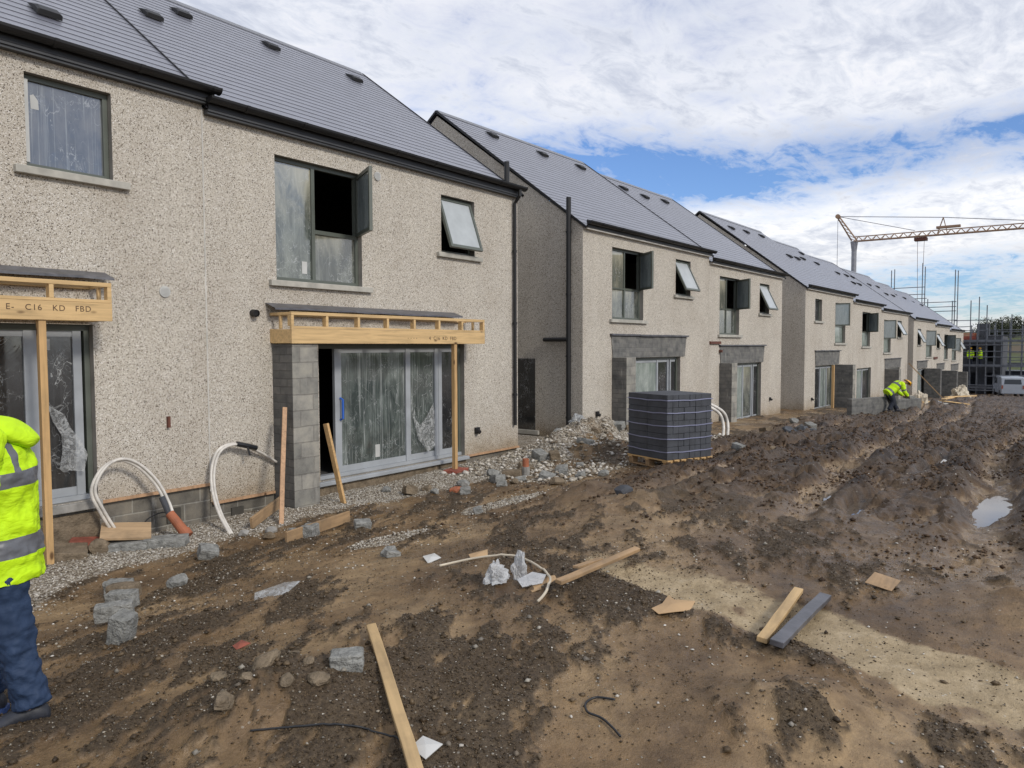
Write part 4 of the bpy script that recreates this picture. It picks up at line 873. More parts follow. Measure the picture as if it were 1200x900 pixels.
mb=MB(); mb.tube([(4.52,8.56,-1.99),(4.60,8.36,-2.22)],[.052,.062],16,caps=False); mb.tube([(4.52,8.56,-1.995),(4.60,8.37,-2.21)],.045,16); mb.tube([(4.592,8.38,-2.19),(4.61,8.33,-2.25)],.070,16); o=mb.build('clay_pipe',M['clay'],smooth=False); tag(o,'terracotta drain pipe end sticking out of the chippings','pipe')
mb=MB(); P=[(5.05,8.1,-2.33),(5.13,8.5,-2.11),(5.19,8.75,-1.84),(5.25,8.85,-1.56),(5.36,8.86,-1.34),(5.61,8.88,-1.29),(5.96,8.92,-1.43),(6.27,8.96,-1.62)]
mb.tube(smooth(P),.019,8); mb.tube([Vector(p)+Vector((.024,-.026,-.01)) for p in smooth(P)],.017,8); o=mb.build('service_duct',M['duct'],smooth=True); tag(o,'thin dirty duct curving out of the wall behind the leaning batten','duct')
mb=MB(); mb.tube(smooth([(5.62,8.85,-1.29),(5.76,8.84,-1.33),(5.92,8.86,-1.38)]),.035,8); mb.tube([(5.76,8.82,-1.34),(5.78,8.80,-1.46)],.014,6); mb.build('tape_wrap',M['tarp'],o)
a=G(17.8,6.8)
for k,(dx,lbl) in enumerate([(0,'nearer'),(.25,'farther')]):
    x0=17.75+dx*1.2; y0=6.75-dx*.6
    mb=MB(); mb.tube(smooth([(x0-1.3,8.3,-1.45+.05*k),(x0-.95,7.9,-1.32+.05*k),(x0-.5,7.5,-1.30),(x0-.05,6.95,-1.6),(x0+.08,6.8,-1.9),(x0-.1,6.72,a-.05)]),.04,8)
    o=mb.build('service_duct',M['duct'],smooth=True); tag(o,('left' if k==0 else 'right')+'hand hoop of the pair of white ducts behind the block pallet','duct')
mb=MB(); mb.tube(smooth([(4.78,8.97,-2.10),(4.6,8.9,-2.04),(4.4,8.86,-2.08),(4.28,8.8,-2.2)]),.008,6); o=mb.build('black_cable',M['blackp'],smooth=True); tag(o,'thin black cable coming from the air vent under the duct loop','cable')
def groundline(pts,r,lift=.5,n=8): 
    out=[]
    P_=smooth([(x,y,0) for x,y in pts],6); zz=[G(p.x,p.y) for p in P_]; K_=len(P_)
    for i,p in enumerate(P_):
        a=zz[max(0,i-4):i+5]; out.append((p.x,p.y,max(sum(a)/len(a),zz[i]-r)+r*lift))
    mb=MB(); mb.tube(out,r,n); return mb
o=groundline([(4.41,4.07),(4.66,3.96),(4.77,3.75),(4.77,3.50),(4.64,3.23),(4.42,2.98),(4.18,2.85),(4.02,2.81)],.010,3.0).build('hose',M['tan_sheet'],smooth=True); tag(o,'thin cream hose curling round the plastic bags on the mud','hose')
o=groundline([(3.16,1.74),(3.13,1.83),(3.06,1.85),(3.00,1.80),(2.99,1.72),(2.95,1.64),(2.90,1.57)],.006,2.4).build('packing_strap',M['tarp'],smooth=True); tag(o,'black packing strap bent into a hook on the near mud','strap')
o=groundline([(1.85,2.86),(1.95,2.77),(2.08,2.64),(2.17,2.54),(2.21,2.49),(2.25,2.36),(2.23,2.28)],.005,2.2).build('rusty_wire',M['tarp'],smooth=True); tag(o,'thin rusty wire lying left of the long pine plank','wire')
# timber
def gp(x,y,up): return (x,y,G(x,y)+up)
plank('long_plank',gp(2.97,3.30,.05),gp(2.02,1.98,.05),.058,.04,'timber_g','long pine plank running out of the bottom edge of the picture',roll=.12)
plank('broken_plank',gp(4.20,2.76,.075),gp(5.30,2.72,.08),.055,.03,'timber_dirty','muddy brown board with a split end at the tip of the sandy strip',roll=.15)
plank('splinter_plank',gp(4.55,2.84,.07),gp(4.98,2.88,.07),.05,.02,'timber_dirty','short splintered lath lying beside the muddy brown board')
plank('offcut_plank',gp(4.22,1.36,.04),gp(5.28,1.45,.04),.062,.032,'timber_g','clean pine batten, left one of the pair across the sandy strip',roll=.1)
plank('grey_batten',gp(4.16,1.26,.05),gp(5.26,1.27,.05),.078,.035,'lead','dark wet grey batten, right one of the pair across the sandy strip',roll=.1)
plank('leaning_batten',(5.72,8.05,-2.32),(6.22,8.62,-.83),.06,.035,'timber_red','reddish batten leaning upright against the left side of the block pier',roll=.3)
plank('leaning_plank',(6.97,8.30,-2.28),(6.83,8.50,-1.10),.085,.04,'timber_z','short pine plank leaning on the front of the block pier',roll=1.0)
plank('edge_board',gp(5.15,7.16,.05),gp(6.25,7.34,.07),.035,.14,'timber_dirty','dirty board on edge in front of the pier, half buried in chippings')
plank('edge_board',gp(5.35,8.15,.08),gp(6.05,8.5,.16),.04,.14,'timber_dirty','dark board on edge tucked behind the leaning batten')
block('pad_stone',9.69,8.53,.2,'brick','brown pad stone under the right hand canopy post','slab',dims=(.42,.30,.09),sink=.03)
block('loose_block_end',5.52,7.20,.5,'loose_block','small grey block wedged against the edge board','block',dims=(.22,.16,.16))
for i,(x,y,s,l) in enumerate([(5.35,7.75,.22,'pale flat stone at the foot of the reddish batten'),(5.2,7.55,.20,'dark lump among stones left of the reddish batten'),(5.55,7.55,.16,'grey cobble nearest the edge board end'),(5.05,7.85,.16,'small white stone by the thin duct foot')]):
    stone('stone_lump',x,y,(s,s*.8,s*.55),['chips_s','loose_brown','loose_block','chips_s'][i] if False else ['concrete','loose_brown','loose_block','concrete'][i],l,'stone',40+i)
# rubble blocks in front of house
R_=[(6.03,6.84,.20,0),(7.81,8.30,.20,0),(7.90,7.89,.26,1),(8.28,7.90,.16,1),(8.12,7.57,.20,0),(8.25,7.08,.22,0),(7.00,5.80,.16,0),(9.70,7.72,.30,0),(9.27,7.27,.26,0),(9.76,7.34,.32,1),(9.23,6.90,.20,1),(8.97,6.95,.16,0),(9.47,6.96,.18,0),(9.64,6.90,.16,1),(11.17,7.75,.30,0),(9.70,6.60,.24,0),(9.26,6.12,.26,1),(10.15,6.58,.20,0),(9.94,6.12,.18,0),(10.26,5.87,.22,0),(4.91,5.20,.15,0),(4.80,5.03,.14,0),(11.12,6.85,.20,0),(11.27,7.5,.26,1),(12.98,3.91,.22,0),(13.35,4.17,.18,1),(12.54,4.50,.2,0),(10.6,6.9,.24,0),(8.7,7.5,.24,0),(10.5,7.6,.26,1),(12.2,7.4,.3,0),(13.1,7.7,.34,1),(14.4,7.9,.3,0),(15.1,8.0,.34,1),(12.6,8.3,.28,0),(20.5,5.4,.3,0),(21.2,5.2,.3,1),(22.5,6.4,.35,0),(19.6,6.3,.3,1)]
for i,(x,y,s,k) in enumerate(R_):
    nearest=['doorway sill','timber canopy post','rubble heap','block pallet','open yard']
    if x<6.5: w='thrown out near the left end of the yard'
    elif x<9: w='on the chippings below the sliding door'
    elif x<10.9: w='in the scatter of grey rubble right of the canopy post'
    elif x<15.5: w='on the rubble heap between the two blocks'
    else: w='along the verge past the block pallet'
    g='broken block pieces '+w
    if i%3!=1: block('rubble_block',x,y,random.uniform(0,3),['loose_block','loose_brown'][k],('grey' if k==0 else 'brown stained')+' broken block piece '+w,'rubble',dims=(s,s*.7,s*.5),tilt=(random.uniform(-.3,.3),random.uniform(-.3,.3)),group=g,seed=i+200)
    else: stone('rubble_stone',x,y,(s,s*.8,s*.6),['loose_block','loose_brown'][k],('grey' if k==0 else 'brown')+' rounded rubble stone '+w,'rubble',300+i,group=g)
stone('dark_lump',7.61,4.07,(.26,.22,.18),'packblock','dark blue grey lump half sunk beside a mud pile','rubble',77)
block('orange_brick',8.45,7.45,.4,'clay','single orange brick piece on the chippings below the sliding door','brick',dims=(.26,.12,.06))
for i,(x,y,s_,l) in enumerate([(2.16,3.2,.20,'largest muddy lump on top of the near gravel pile'),(2.13,2.98,.12,'small stone in front of the largest lump on the near pile'),(2.25,2.88,.14,'upright pointed stone right of the near gravel pile'),(1.86,3.08,.17,'long flat stone at the front left of the near pile'),(2.05,3.45,.12,'stone at the back left of the near gravel pile'),(2.4,3.3,.11,'stone behind the near pile towards the white duct'),(2.02,3.14,.10,'smallest stone at the centre of the near pile'),(2.32,3.05,.09,'little stone between the near pile and the lone block')]):
    stone('foreground_stone',x,y,(s_,s_*.65,s_*.55),'loose_brown',l,'stone',500+i)
# upright drain markers
for i,(x,y,h_) in enumerate([(14.2,8.6,.20),(9.95,7.2,.30)]):
    z=G(x,y); mb=MB(); mb.tube([(x,y,z-.1),(x,y,z+h_)],.055,12); o=mb.build('drain_stub',M['clay' if i else 'clay'],smooth=False); tag(o,['orange pipe stub standing by the corner of the second block','orange pipe stub rising from the rubble left of the heap'][i],'pipe')
    mb=MB(); mb.tube([(x,y,z-.1),(x,y,z+h_*.55)],.07,10); mb.build('collar',M['concrete'],o)
# litter
def scrap(name,x,y,pts,mat,label,cat,up=.02,rot=0,fold=.010):
    z=G(x,y); r=random.Random(int(x*100)); c=Vector((0,0,fold)); n=len(pts)
    vs=[(a,b,r.uniform(0,fold)) for a,b in pts]+[(sum(p[0] for p in pts)/n,sum(p[1] for p in pts)/n,fold*1.6)]
    mb=MB(); mb.add(vs,[(i,(i+1)%n,n) for i in range(n)]); o=mb.build(name,M[mat],loc=(x,y,z+up),rot=(.12,-.1,rot)); sd=o.modifiers.new('Solid','SOLIDIFY'); sd.thickness=.004; return tag(o,label,cat)
scrap('paper_scrap',4.69,4.43,[(-.09,-.05),(.07,-.06),(.10,.05),(-.02,.08)],'whitep','pale blue white paper scrap at the near end of the hose','scrap')
scrap('board_scrap',4.85,4.02,[(-.12,-.02),(.02,-.09),(.13,.0),(-.06,.06)],'cardboard','triangular orange board scrap above the hose','scrap')
scrap('board_scrap',4.45,2.03,[(-.16,.02),(-.06,-.05),(.02,-.12),(.15,-.10),(.08,.02),(.12,.08),(-.02,.06),(-.12,.09)],'cardboard','pale orange broken board at the edge of the sandy strip','scrap')
scrap('film_scrap',3.55,5.05,[(-.25,-.04),(.0,-.10),(.22,.0),(.12,.08),(-.15,.1)],'film_scrap','thin strip of clear film trodden into the mud left of the hose','scrap',.02)
scrap('paper_scrap',2.25,2.16,[(-.06,-.05),(.06,-.04),(.04,.06),(-.05,.05)],'whitep','white scrap beside the foot of the long pine plank','scrap')
scrap('leaf_scrap',2.55,4.02,[(-.05,-.03),(.05,-.03),(.03,.04),(-.04,.03)],'brick','dull red scrap lying on the mud in front of the block line','scrap')
scrap('film_scrap',12.2,6.15,[(-.3,-.06),(.1,-.12),(.35,.0),(.1,.1)],'film_scrap','white torn sheet on the slope of the rubble heap','scrap',.06,.5,.12)
scrap('board_scrap',5.81,1.01,[(-.13,-.08),(.11,-.10),(.14,.08),(-.10,.10)],'timber_dirty','square brown board pressed into the mud right of the batten pair','board',.035)
def crumple(name,x,y,r0,h,mat,label,cat,seed,sx=1,sy=1):
    rr=random.Random(seed); bm=bmesh.new(); bmesh.ops.create_icosphere(bm,subdivisions=4,radius=1)
    from mathutils import noise as mn
    for v in bm.verts:
        n=mn.noise(v.co*1.7+Vector((seed,0,0))); n2=mn.noise(v.co*4.5+Vector((0,seed,0))); n3=abs(mn.noise(v.co*9+Vector((0,0,seed))))
        k=1+.55*n+.32*n2-.28*n3; v.co=Vector((v.co.x*r0*sx*k,v.co.y*r0*sy*k,max(v.co.z,-.15)*h*k))
    me=bpy.data.meshes.new(name); bm.to_mesh(me); bm.free(); me.materials.append(M[mat]); o=bpy.data.objects.new(name,me); COL.objects.link(o); o.location=(x,y,G(x,y)+.02); return tag(o,label,cat)
crumple('plastic_bag',4.40,3.24,.07,.17,'bag_plastic','taller upright white plastic bag inside the hose curl','bag',3,.8,.8)
crumple('plastic_bag',4.20,3.31,.085,.11,'bag_plastic','lower crumpled white plastic bag left of the upright one','bag',8,1.2,.8)
scrap('flat_bag',4.33,3.10,[(-.12,-.02),(.02,-.1),(.16,-.04),(.12,.06),(-.06,.07)],'bag_plastic','flattened white bag in front of the two standing bags','bag',.03)
scrap('board_scrap',4.36,3.05,[(-.16,-.04),(.1,-.12),(.2,-.02),(.0,.08)],'cardboard','brown cardboard piece beneath the flattened bag','board',.012)
crumple('plastic_sheet',18.0,5.0,.55,.30,'tarp','heap of black plastic sheet on the mud before the second block end','sheet',5,1.6,.8)
crumple('plastic_sheet',13.6,8.45,.22,.22,'film_scrap','crumpled clear plastic on top of the rubble heap','sheet',12,1.3,.8)
# ---- pallet and pack of blocks
pa=math.atan2(-.388,.921); pz=max(G(11.1,5.17),G(11.5,6.1),G(12.0,4.8),G(12.4,5.7),G(11.6,5.0))
pal=empty('pallet',(11.10,5.17,pz-.08),pa); tag(pal,'low wooden pallet in the mud carrying the strapped charcoal block pack','pallet')
mb=MB(); 
for i in range(3): mb.box((.0,.02+i*.44,.105),(1.02,.12+i*.44,.128))
for i in range(7): mb.box((.0+i*.15,-.02,.13),(.11+i*.15,1.02,.152))
mb.build('deck',M['timber_y'],pal,bevel=.003)
for i in range(3):
    for j in range(3): b=MB(); b.box((.02+i*.44,.02+j*.44,.012),(.14+i*.44,.12+j*.44,.104)); b.build('foot_block',M['timber_dirty'],pal,bevel=.004)
mb=MB()
for i in range(3): mb.box((.03+i*.44,.0,-.01),(.13+i*.44,1.0,.011))
mb.build('runner',M['timber_dirty'],pal)
pk=empty('block_pack',(11.10,5.17,pz-.08+.153),pa); tag(pk,'square pack of charcoal concrete blocks bound with pale horizontal straps','block pack')
rr=random.Random(3)
for l in range(5):
    z0=l*.2155
    for i in range(8):     # front/right face: bricks end-on, 8 narrow columns by 2 deep
        for j in range(2):
            w=1.0/8; a=i*w+.002; d=rr.uniform(-.008,.008)
            b=MB(); b.box((a+rr.uniform(0,.003),j*.5+.003+d,z0+.002),(a+w-.004,j*.5+.497+d*.4,z0+.213)); b.build('block',M['packblock'],pk,bevel=.004)
for l in range(5):
    z=l*.2155+.165 if l<4 else 1.02; y=z; t=.004
    sg=[-.012,-.012]
    st=MB()
    pts=[(-.011,-.014),(1.008,-.014),(1.008,1.01),(-.011,1.01),(-.011,-.014)]
    for (ax,ay),(bx,by) in zip(pts[:-1],pts[1:]):
        nseg=6
        for q in range(nseg):
            u0=q/nseg;u1=(q+1)/nseg; dz0=-.012*math.sin(math.pi*u0)+.004*math.sin(q*2.1+l); dz1=-.012*math.sin(math.pi*u1)+.004*math.sin((q+1)*2.1+l)
            x0_,y0_=ax+(bx-ax)*u0,ay+(by-ay)*u0; x1_,y1_=ax+(bx-ax)*u1,ay+(by-ay)*u1
            st.beam((x0_,y0_,z-.03+dz0),(x1_,y1_,z-.03+dz1),.003,.016)
    st.build('strap',M['strap_p'],pk)
# ---- low walls and piles farther up the site
def lowwall(name,a,b,h,t,label,mat='block_mid',z=None):
    mb=MB(); ang=math.atan2(b[1]-a[1],b[0]-a[0]); Ln=math.hypot(b[0]-a[0],b[1]-a[1]); mb.box((0,-t/2,-.3),(Ln,t/2,h)); o=mb.build(name,M[mat],loc=(a[0],a[1],(z if z is not None else G((a[0]+b[0])/2,(a[1]+b[1])/2))),rot=(0,0,ang),bevel=.01); return tag(o,label,'wall')
lowwall('low_block_wall',(28.6,6.2),(31.4,5.15),.62,.2,'low new blockwork wall ending behind the stooping worker')
lowwall('low_block_wall',(33.2,5.6),(35.2,4.9),.42,.25,'short low blockwork stub right of the stooping worker')
lowwall('kerb_wall',(12.35,10.9),(14.35,9.45),.20,.25,'low concrete footing wall in the gap between the first two blocks','concrete',-2.42)
o=crumple('sand_bag_heap',38.6,5.35,.5,.6,'tan_sheet','cream sheet and sack heap on the mound by the last blocks','heap',21,1.5,.9)
o=crumple('wrapped_bundle',62,6.0,.6,.8,'tan_sheet','white wrapped bundle at the foot of the scaffolding','bundle',33,1.3,1)
for i,(a,b,l) in enumerate([((41.0,4.75),(44.5,3.95),'long pale plank on top of the heap before the far block'),((40.6,4.6),(43.6,4.5),'short pine plank underneath, left side of the far plank heap'),((42.5,4.7),(45.8,3.75),'pine plank at the right of the far plank heap')]):
    plank('stacked_plank',gp(a[0],a[1],.15+.08*i),gp(b[0],b[1],.2+.12*i),.2,.05,'timber',l,group=None)
plank('stacked_plank',gp(36.8,5.7,.12),gp(39.0,4.9,.35),.22,.04,'timber','pale plank resting on the cream sheet heap')
crumple('white_rubble',41.2,5.0,.45,.35,'whitep','white crumpled plastic left of the far plank heap','plastic',51,1.5,1)
# ------------------------------------------------------------------ people
def creases(o,size,strength,stretch=1):
    t=bpy.data.textures.new('creases','CLOUDS'); t.noise_scale=size; t.noise_depth=3
    e=bpy.data.textures.new('soft','CLOUDS') if False else None
    d=o.modifiers.new('Creases','DISPLACE'); d.texture=t; d.strength=strength; d.mid_level=.5; d.texture_coords='LOCAL'
def make_person(name,label,loc,rz,J,helmet=True,jacket='hivis',trous='navy',hood=False,detail=1,shoe='shoe'):
    p=empty(name,loc,rz); tag(p,label,'person')
    J={k:Vector(v) for k,v in J.items()}
    vs=[];rs=[];es=[]
    def V_(co,r,par=None):
        vs.append(Vector(co)); rs.append(r); i=len(vs)-1
        if par is not None: es.append((par,i))
        return i
    pel=V_(J['pelvis'],.135); wa=V_(J['pelvis'].lerp(J['chest'],.5),.12,pel); ch=V_(J['chest'],.145,wa); ub=V_(J['chest'].lerp(J['neck'],.6),.12,ch); nk=V_(J['neck'],.06,ub)
    hd=J['head']; nv=(hd-J['neck']); j=V_(J['neck'].lerp(hd,.45),.065,nk); h0=V_(hd-nv.normalized()*.02,.095,j); h1=V_(hd+nv.normalized()*.07,.09,h0); V_(hd+nv.normalized()*.11,.05,h1)
    for s in 'LR':
        sh=V_(J['sh'+s],.06,ub); el=V_(J['el'+s],.042,sh); wr=V_(J['wr'+s],.028,el)
        hn=(J['wr'+s]-J['el'+s]).normalized(); side=hn.cross(Vector((0,0,1))); side=side.normalized() if side.length>.1 else Vector((1,0,0)); up=side.cross(hn)
        pm=V_(J['wr'+s]+hn*.055,.030,wr)
        for q,ln in zip((-1.5,-.5,.5,1.5),(.055,.066,.070,.060)):
            a=V_(J['wr'+s]+hn*.095+side*q*.019,.010,pm); b=V_(J['wr'+s]+hn*(.095+ln*.55)+side*q*.020-up*.01,.009,a); V_(J['wr'+s]+hn*(.095+ln*.9)+side*q*.020-up*.035,.007,b)
        a=V_(J['wr'+s]+hn*.04+side*-.038-up*.01,.012,wr); b=V_(J['wr'+s]+hn*.075+side*-.055-up*.02,.010,a)
        hp=V_(J['hip'+s],.085,pel); kn=V_(J['kn'+s],.058,hp); ca=V_(J['kn'+s].lerp(J['an'+s],.35),.056,kn); an=V_(J['an'+s],.038,ca); V_(J['toe'+s],.035,an)
    me=bpy.data.meshes.new('body'); me.from_pydata(vs,es,[]); o=bpy.data.objects.new('body',me); COL.objects.link(o); o.parent=p; me.materials.append(M['skin'])
    sk=o.modifiers.new('Skin','SKIN'); sk.use_smooth_shade=True
    for i,v in enumerate(me.skin_vertices[0].data): v.radius=(rs[i],rs[i]); v.use_root=(i==0)
    o.modifiers.new('Sub','SUBSURF').levels=1; o.modifiers['Sub'].render_levels=2 if detail>1 else 1
    # face
    fw=Vector(J.get('look',(1,0,0))).normalized(); upv=nv.normalized(); sd=upv.cross(fw).normalized()
    f=MB(); c=hd+upv*.02
    f.loft([[c+fw*.085+sd*a*.012+upv*b for a,b in ((-1,.03),(1,.03),(1,.03),(-1,.03))],[c+fw*.115+sd*a*.016+upv*b for a,b in ((-1,-.02),(1,-.02),(1,-.012),(-1,-.012))]])
    for s in (-1,1): f.tube([c+sd*s*.088-fw*.0+upv*.02,c+sd*s*.096-fw*.015-upv*.02],[.022,.016],8)
    f.build('nose_and_ears',M['skin'],p,smooth=True)
    f=MB(); 
    for s in (-1,1): f.tube([c+fw*.085+sd*s*.032+upv*.02,c+fw*.094+sd*s*.032+upv*.02],.010,8)
    f.tube([c+fw*.088-sd*.022-upv*.05,c+fw*.092-upv*.052,c+fw*.088+sd*.022-upv*.05],.006,6); f.build('eyes_and_mouth',M['hair'],p)
    # hair / helmet
    def dome(rad,mat,nm,brim=False,low=0):
        m=MB(); rings=[]; n=20
        for t in np.linspace(low,1.45,7):
            rings.append([c+upv*(.03+rad*1.08*math.sin(t))+ (fw*math.cos(a)*1.12+sd*math.sin(a))*rad*math.cos(t) for a in np.linspace(0,2*math.pi,n,endpoint=False)])
        m.loft(rings)
        if brim: m.loft([[c+upv*.03+(fw*(math.cos(a)*1.12+ (.45 if math.cos(a)>.4 else .12)*max(0,math.cos(a)))+sd*math.sin(a)*1.08)*rad*k for a in np.linspace(0,2*math.pi,n,endpoint=False)] for k in (.98,1.06)]+[])
        return m.build(nm,M[mat],p,smooth=True)
    if helmet: dome(.125,'helmet','helmet',True)
    dome(.108,'hair','hair',low=-.1)
    # clothes
    rf=random.Random(len(label))
    def ring(pos,tan,side,a,b,n=26,fold=.012,ph=0):
        tan=tan.normalized(); sx=(side-tan*side.dot(tan)).normalized(); fx=sx.cross(tan)
        return [pos+fx*(math.cos(t)*a)*(1+fold*8*math.sin(t*3+ph)*.12+rf.uniform(-fold,fold))+sx*(math.sin(t)*b)*(1+rf.uniform(-fold,fold)) for t in [2*math.pi*k/n for k in range(n)]]
    def limb(m,pts,rad_,side,mats=None,nsub=5,n=18,fold=.03,mi=0):
        P=smooth(pts,nsub); K=len(P); rings=[]; ms=[]
        for i,q in enumerate(P):
            t=(P[min(i+1,K-1)]-P[max(i-1,0)]); u=i/(K-1)*(len(rad_)-1); k=int(min(u,len(rad_)-2)); r=rad_[k]+(rad_[k+1]-rad_[k])*(u-k)
            rings.append(ring(q,t,side,r*1.06,r,n,fold*.45,i*.5)); ms.append(mats(i/(K-1)) if mats else mi)
        m.loft(rings,mats=ms[:-1]); return m
    Y_=Vector((0,1,0))
    jk=MB(); sp=[J['pelvis']+Vector(J.get('hem',(0,0,-.22))),J['pelvis']+Vector(J.get('hem',(0,0,-.22)))*.4,J['pelvis'].lerp(J['chest'],.45),J['chest'],J['chest'].lerp(J['neck'],.55),J['chest'].lerp(J['neck'],.92)]
    A_=[.180,.176,.165,.168,.142,.075]; B_=[.225,.22,.205,.235,.21,.09]
    P=smooth(sp,7); K=len(P); rings=[]; ms=[]
    for i,q in enumerate(P):
        t=(P[min(i+1,K-1)]-P[max(i-1,0)]); u=i/(K-1)*(len(A_)-1); k=int(min(u,len(A_)-2)); a=A_[k]+(A_[k+1]-A_[k])*(u-k); b=B_[k]+(B_[k+1]-B_[k])*(u-k)
        rings.append(ring(q,t,Y_,a,b,32,.009,i*.5)); uu=i/(K-1); ms.append(1 if (.175<uu<.26 or .50<uu<.575) else 0)
    jk.loft(rings,mats=ms[:-1])
    for i in range(K-1):
        if .55<i/(K-1)<.93:
            for kk in (3,12,19,28): jk.m[i*32+kk]=1
    bd=lambda u:1 if (.50<u<.60) else 0
    for s in 'LR': limb(jk,[J['neck'].lerp(J['sh'+s],.55)-upv*.02,J['sh'+s],J['el'+s],J['wr'+s]],[.07,.092,.085,.07,.06],Y_,bd,6)
    jo=jk.build('jacket',[M[jacket],M['grey_refl']],p,smooth=True)
    sub=jo.modifiers.new('Sub','SUBSURF'); sub.levels=1; sub.render_levels=2 if detail>1 else 1
    if detail>1: creases(jo,.085,.045)
    if hood:
        hm_=MB(); nb=J['chest'].lerp(J['neck'],.90); rg=[]
        for t in np.linspace(0,1,9):
            q=nb+Vector((.03-.235*t,0,.015-.10*t*t)); w=.150*math.sin(math.pi*(.28+.60*t))+.02; hh=.048*math.sin(math.pi*(.25+.62*t))+.012
            rg.append(ring(q,Vector((-1,0,-.9*t)),Y_,hh,w,20,.03,t*6))
        hm_.loft(rg); ho=hm_.build('hood',M[jacket],p,smooth=True); ho.modifiers.new('Sub','SUBSURF').levels=1
    tr=MB()
    for s in 'LR': limb(tr,[J['hip'+s]+Vector((0,0,-.02)),J['hip'+s]+Vector((0,0,-.10)),J['kn'+s],J['kn'+s].lerp(J['an'+s],.5),J['an'+s]+Vector((0,0,.02))],[.090,.106,.084,.074,.082],Y_,None,7,20,.03)
    tr.loft([ring(J['pelvis']+Vector((0,0,z)),Vector((0,0,1)),Y_,.12,.155,24,.01) for z in (-.12,-.06,.0)])
    to=tr.build('trousers',M[trous],p,smooth=True); sb_=to.modifiers.new('Sub','SUBSURF'); sb_.levels=1; sb_.render_levels=2 if detail>1 else 1
    if detail>1: creases(to,.07,.050)
    for s in 'LR':
        a=J['an'+s]; t=J['toe'+s]; d=(t-a); d.z=0; d.normalize(); q=Vector((-d.y,d.x,0)); m=MB(); rings=[]
        gz_=J.get('g',Vector((0,0,0))).z
        for u,w,h_ in ((-.075,.028,.06),(-.06,.038,.09),(0,.042,.115),(.07,.043,.095),(.13,.05,.065),(.18,.046,.05),(.215,.025,.035)):
            cc=a+d*u; cc.z=a.z-.075; rings.append([cc+q*w*math.cos(k)+Vector((0,0,max(0,h_*(.5+.5*math.sin(k))) )) for k in np.linspace(0,2*math.pi,14,endpoint=False)])
        m.loft(rings); so=m.build('shoe',M[shoe],p,smooth=True)
        m=MB(); rings=[]
        for u,w in ((-.085,.03),(-.06,.044),(0,.047),(.07,.047),(.13,.055),(.19,.048),(.225,.025)):
            cc=a+d*u; rings.append([(cc.x+q.x*w*x_,cc.y+q.y*w*x_,a.z-.075+z_) for x_,z_ in ((-1,-.012),(1,-.012),(1,.014),(-1,.014))])
        m.loft(rings); m.build('sole',M['shoe_blue'] if hood else M['shoe'],so)
    return p
J1=dict(pelvis=(.02,0,.95),chest=(.03,0,1.27),neck=(.06,0,1.50),head=(.15,0,1.63),look=(1,0,-.3),
 shL=(.03,.19,1.42),shR=(.03,-.19,1.42),elL=(.08,.27,1.14),elR=(.08,-.27,1.14),wrL=(.33,.20,1.14),wrR=(.33,-.18,1.12),
 hipL=(.0,.095,.90),hipR=(.02,-.095,.90),knL=(-.04,.11,.49),knR=(.12,-.11,.50),anL=(-.115,.115,.088),anR=(.13,-.12,.088),toeL=(.05,.14,.03),toeR=(.32,-.13,.03))
px,py=1.375,4.20
make_person('person','person at the left edge in a yellow hi-vis jacket with lowered hood and blue jeans',(px,py,G(px,py)),rad(148),J1,helmet=True,trous='denim',hood=True,detail=2)
J2=dict(pelvis=(-.28,0,.78),chest=(.0,0,1.02),neck=(.16,0,1.12),head=(.32,0,1.13),look=(.8,0,-.8),hem=(-.12,0,-.08),
 shL=(.09,.18,1.05),shR=(.09,-.18,1.05),elL=(.14,.2,.78),elR=(.16,-.2,.78),wrL=(.33,.14,.62),wrR=(.33,-.14,.62),
 hipL=(-.28,.1,.74),hipR=(-.28,-.1,.74),knL=(-.10,.14,.45),knR=(-.22,-.14,.42),anL=(.08,.14,.088),anR=(-.38,-.14,.088),toeL=(.26,.14,.03),toeR=(-.2,-.14,.03))
wx,wy=30.75,5.0
make_person('person','stooping worker in yellow helmet and hi-vis jacket lifting a block by the low wall',(wx,wy,G(wx,wy)+.02),rad(-50),J2,helmet=True,trous='navy')
o=block('concrete_block',wx+.30,wy-.36,rad(-50+90),'loose_block','grey concrete block held in the stooping worker\'s hands','block',dims=(.44,.215,.1),up=.52)
J3=dict(pelvis=(0,0,.93),chest=(.02,0,1.25),neck=(.03,0,1.48),head=(.05,0,1.62),shL=(.02,.19,1.40),shR=(.02,-.19,1.40),elL=(.06,.26,1.12),elR=(.06,-.26,1.12),wrL=(.22,.2,1.0),wrR=(.1,-.26,.88),
 hipL=(0,.1,.88),hipR=(0,-.1,.88),knL=(.03,.11,.48),knR=(0,-.11,.48),anL=(0,.12,.088),anR=(-.02,-.12,.088),toeL=(.18,.13,.03),toeR=(.16,-.13,.03))
make_person('person','left one of two workers in green hi-vis standing on the far scaffold lift',(85.2,7.45,-2.0),rad(200),J3)
make_person('person','right one of two workers on the far scaffold lift, brighter yellow vest',(85.2,6.6,-2.0),rad(120),J3)

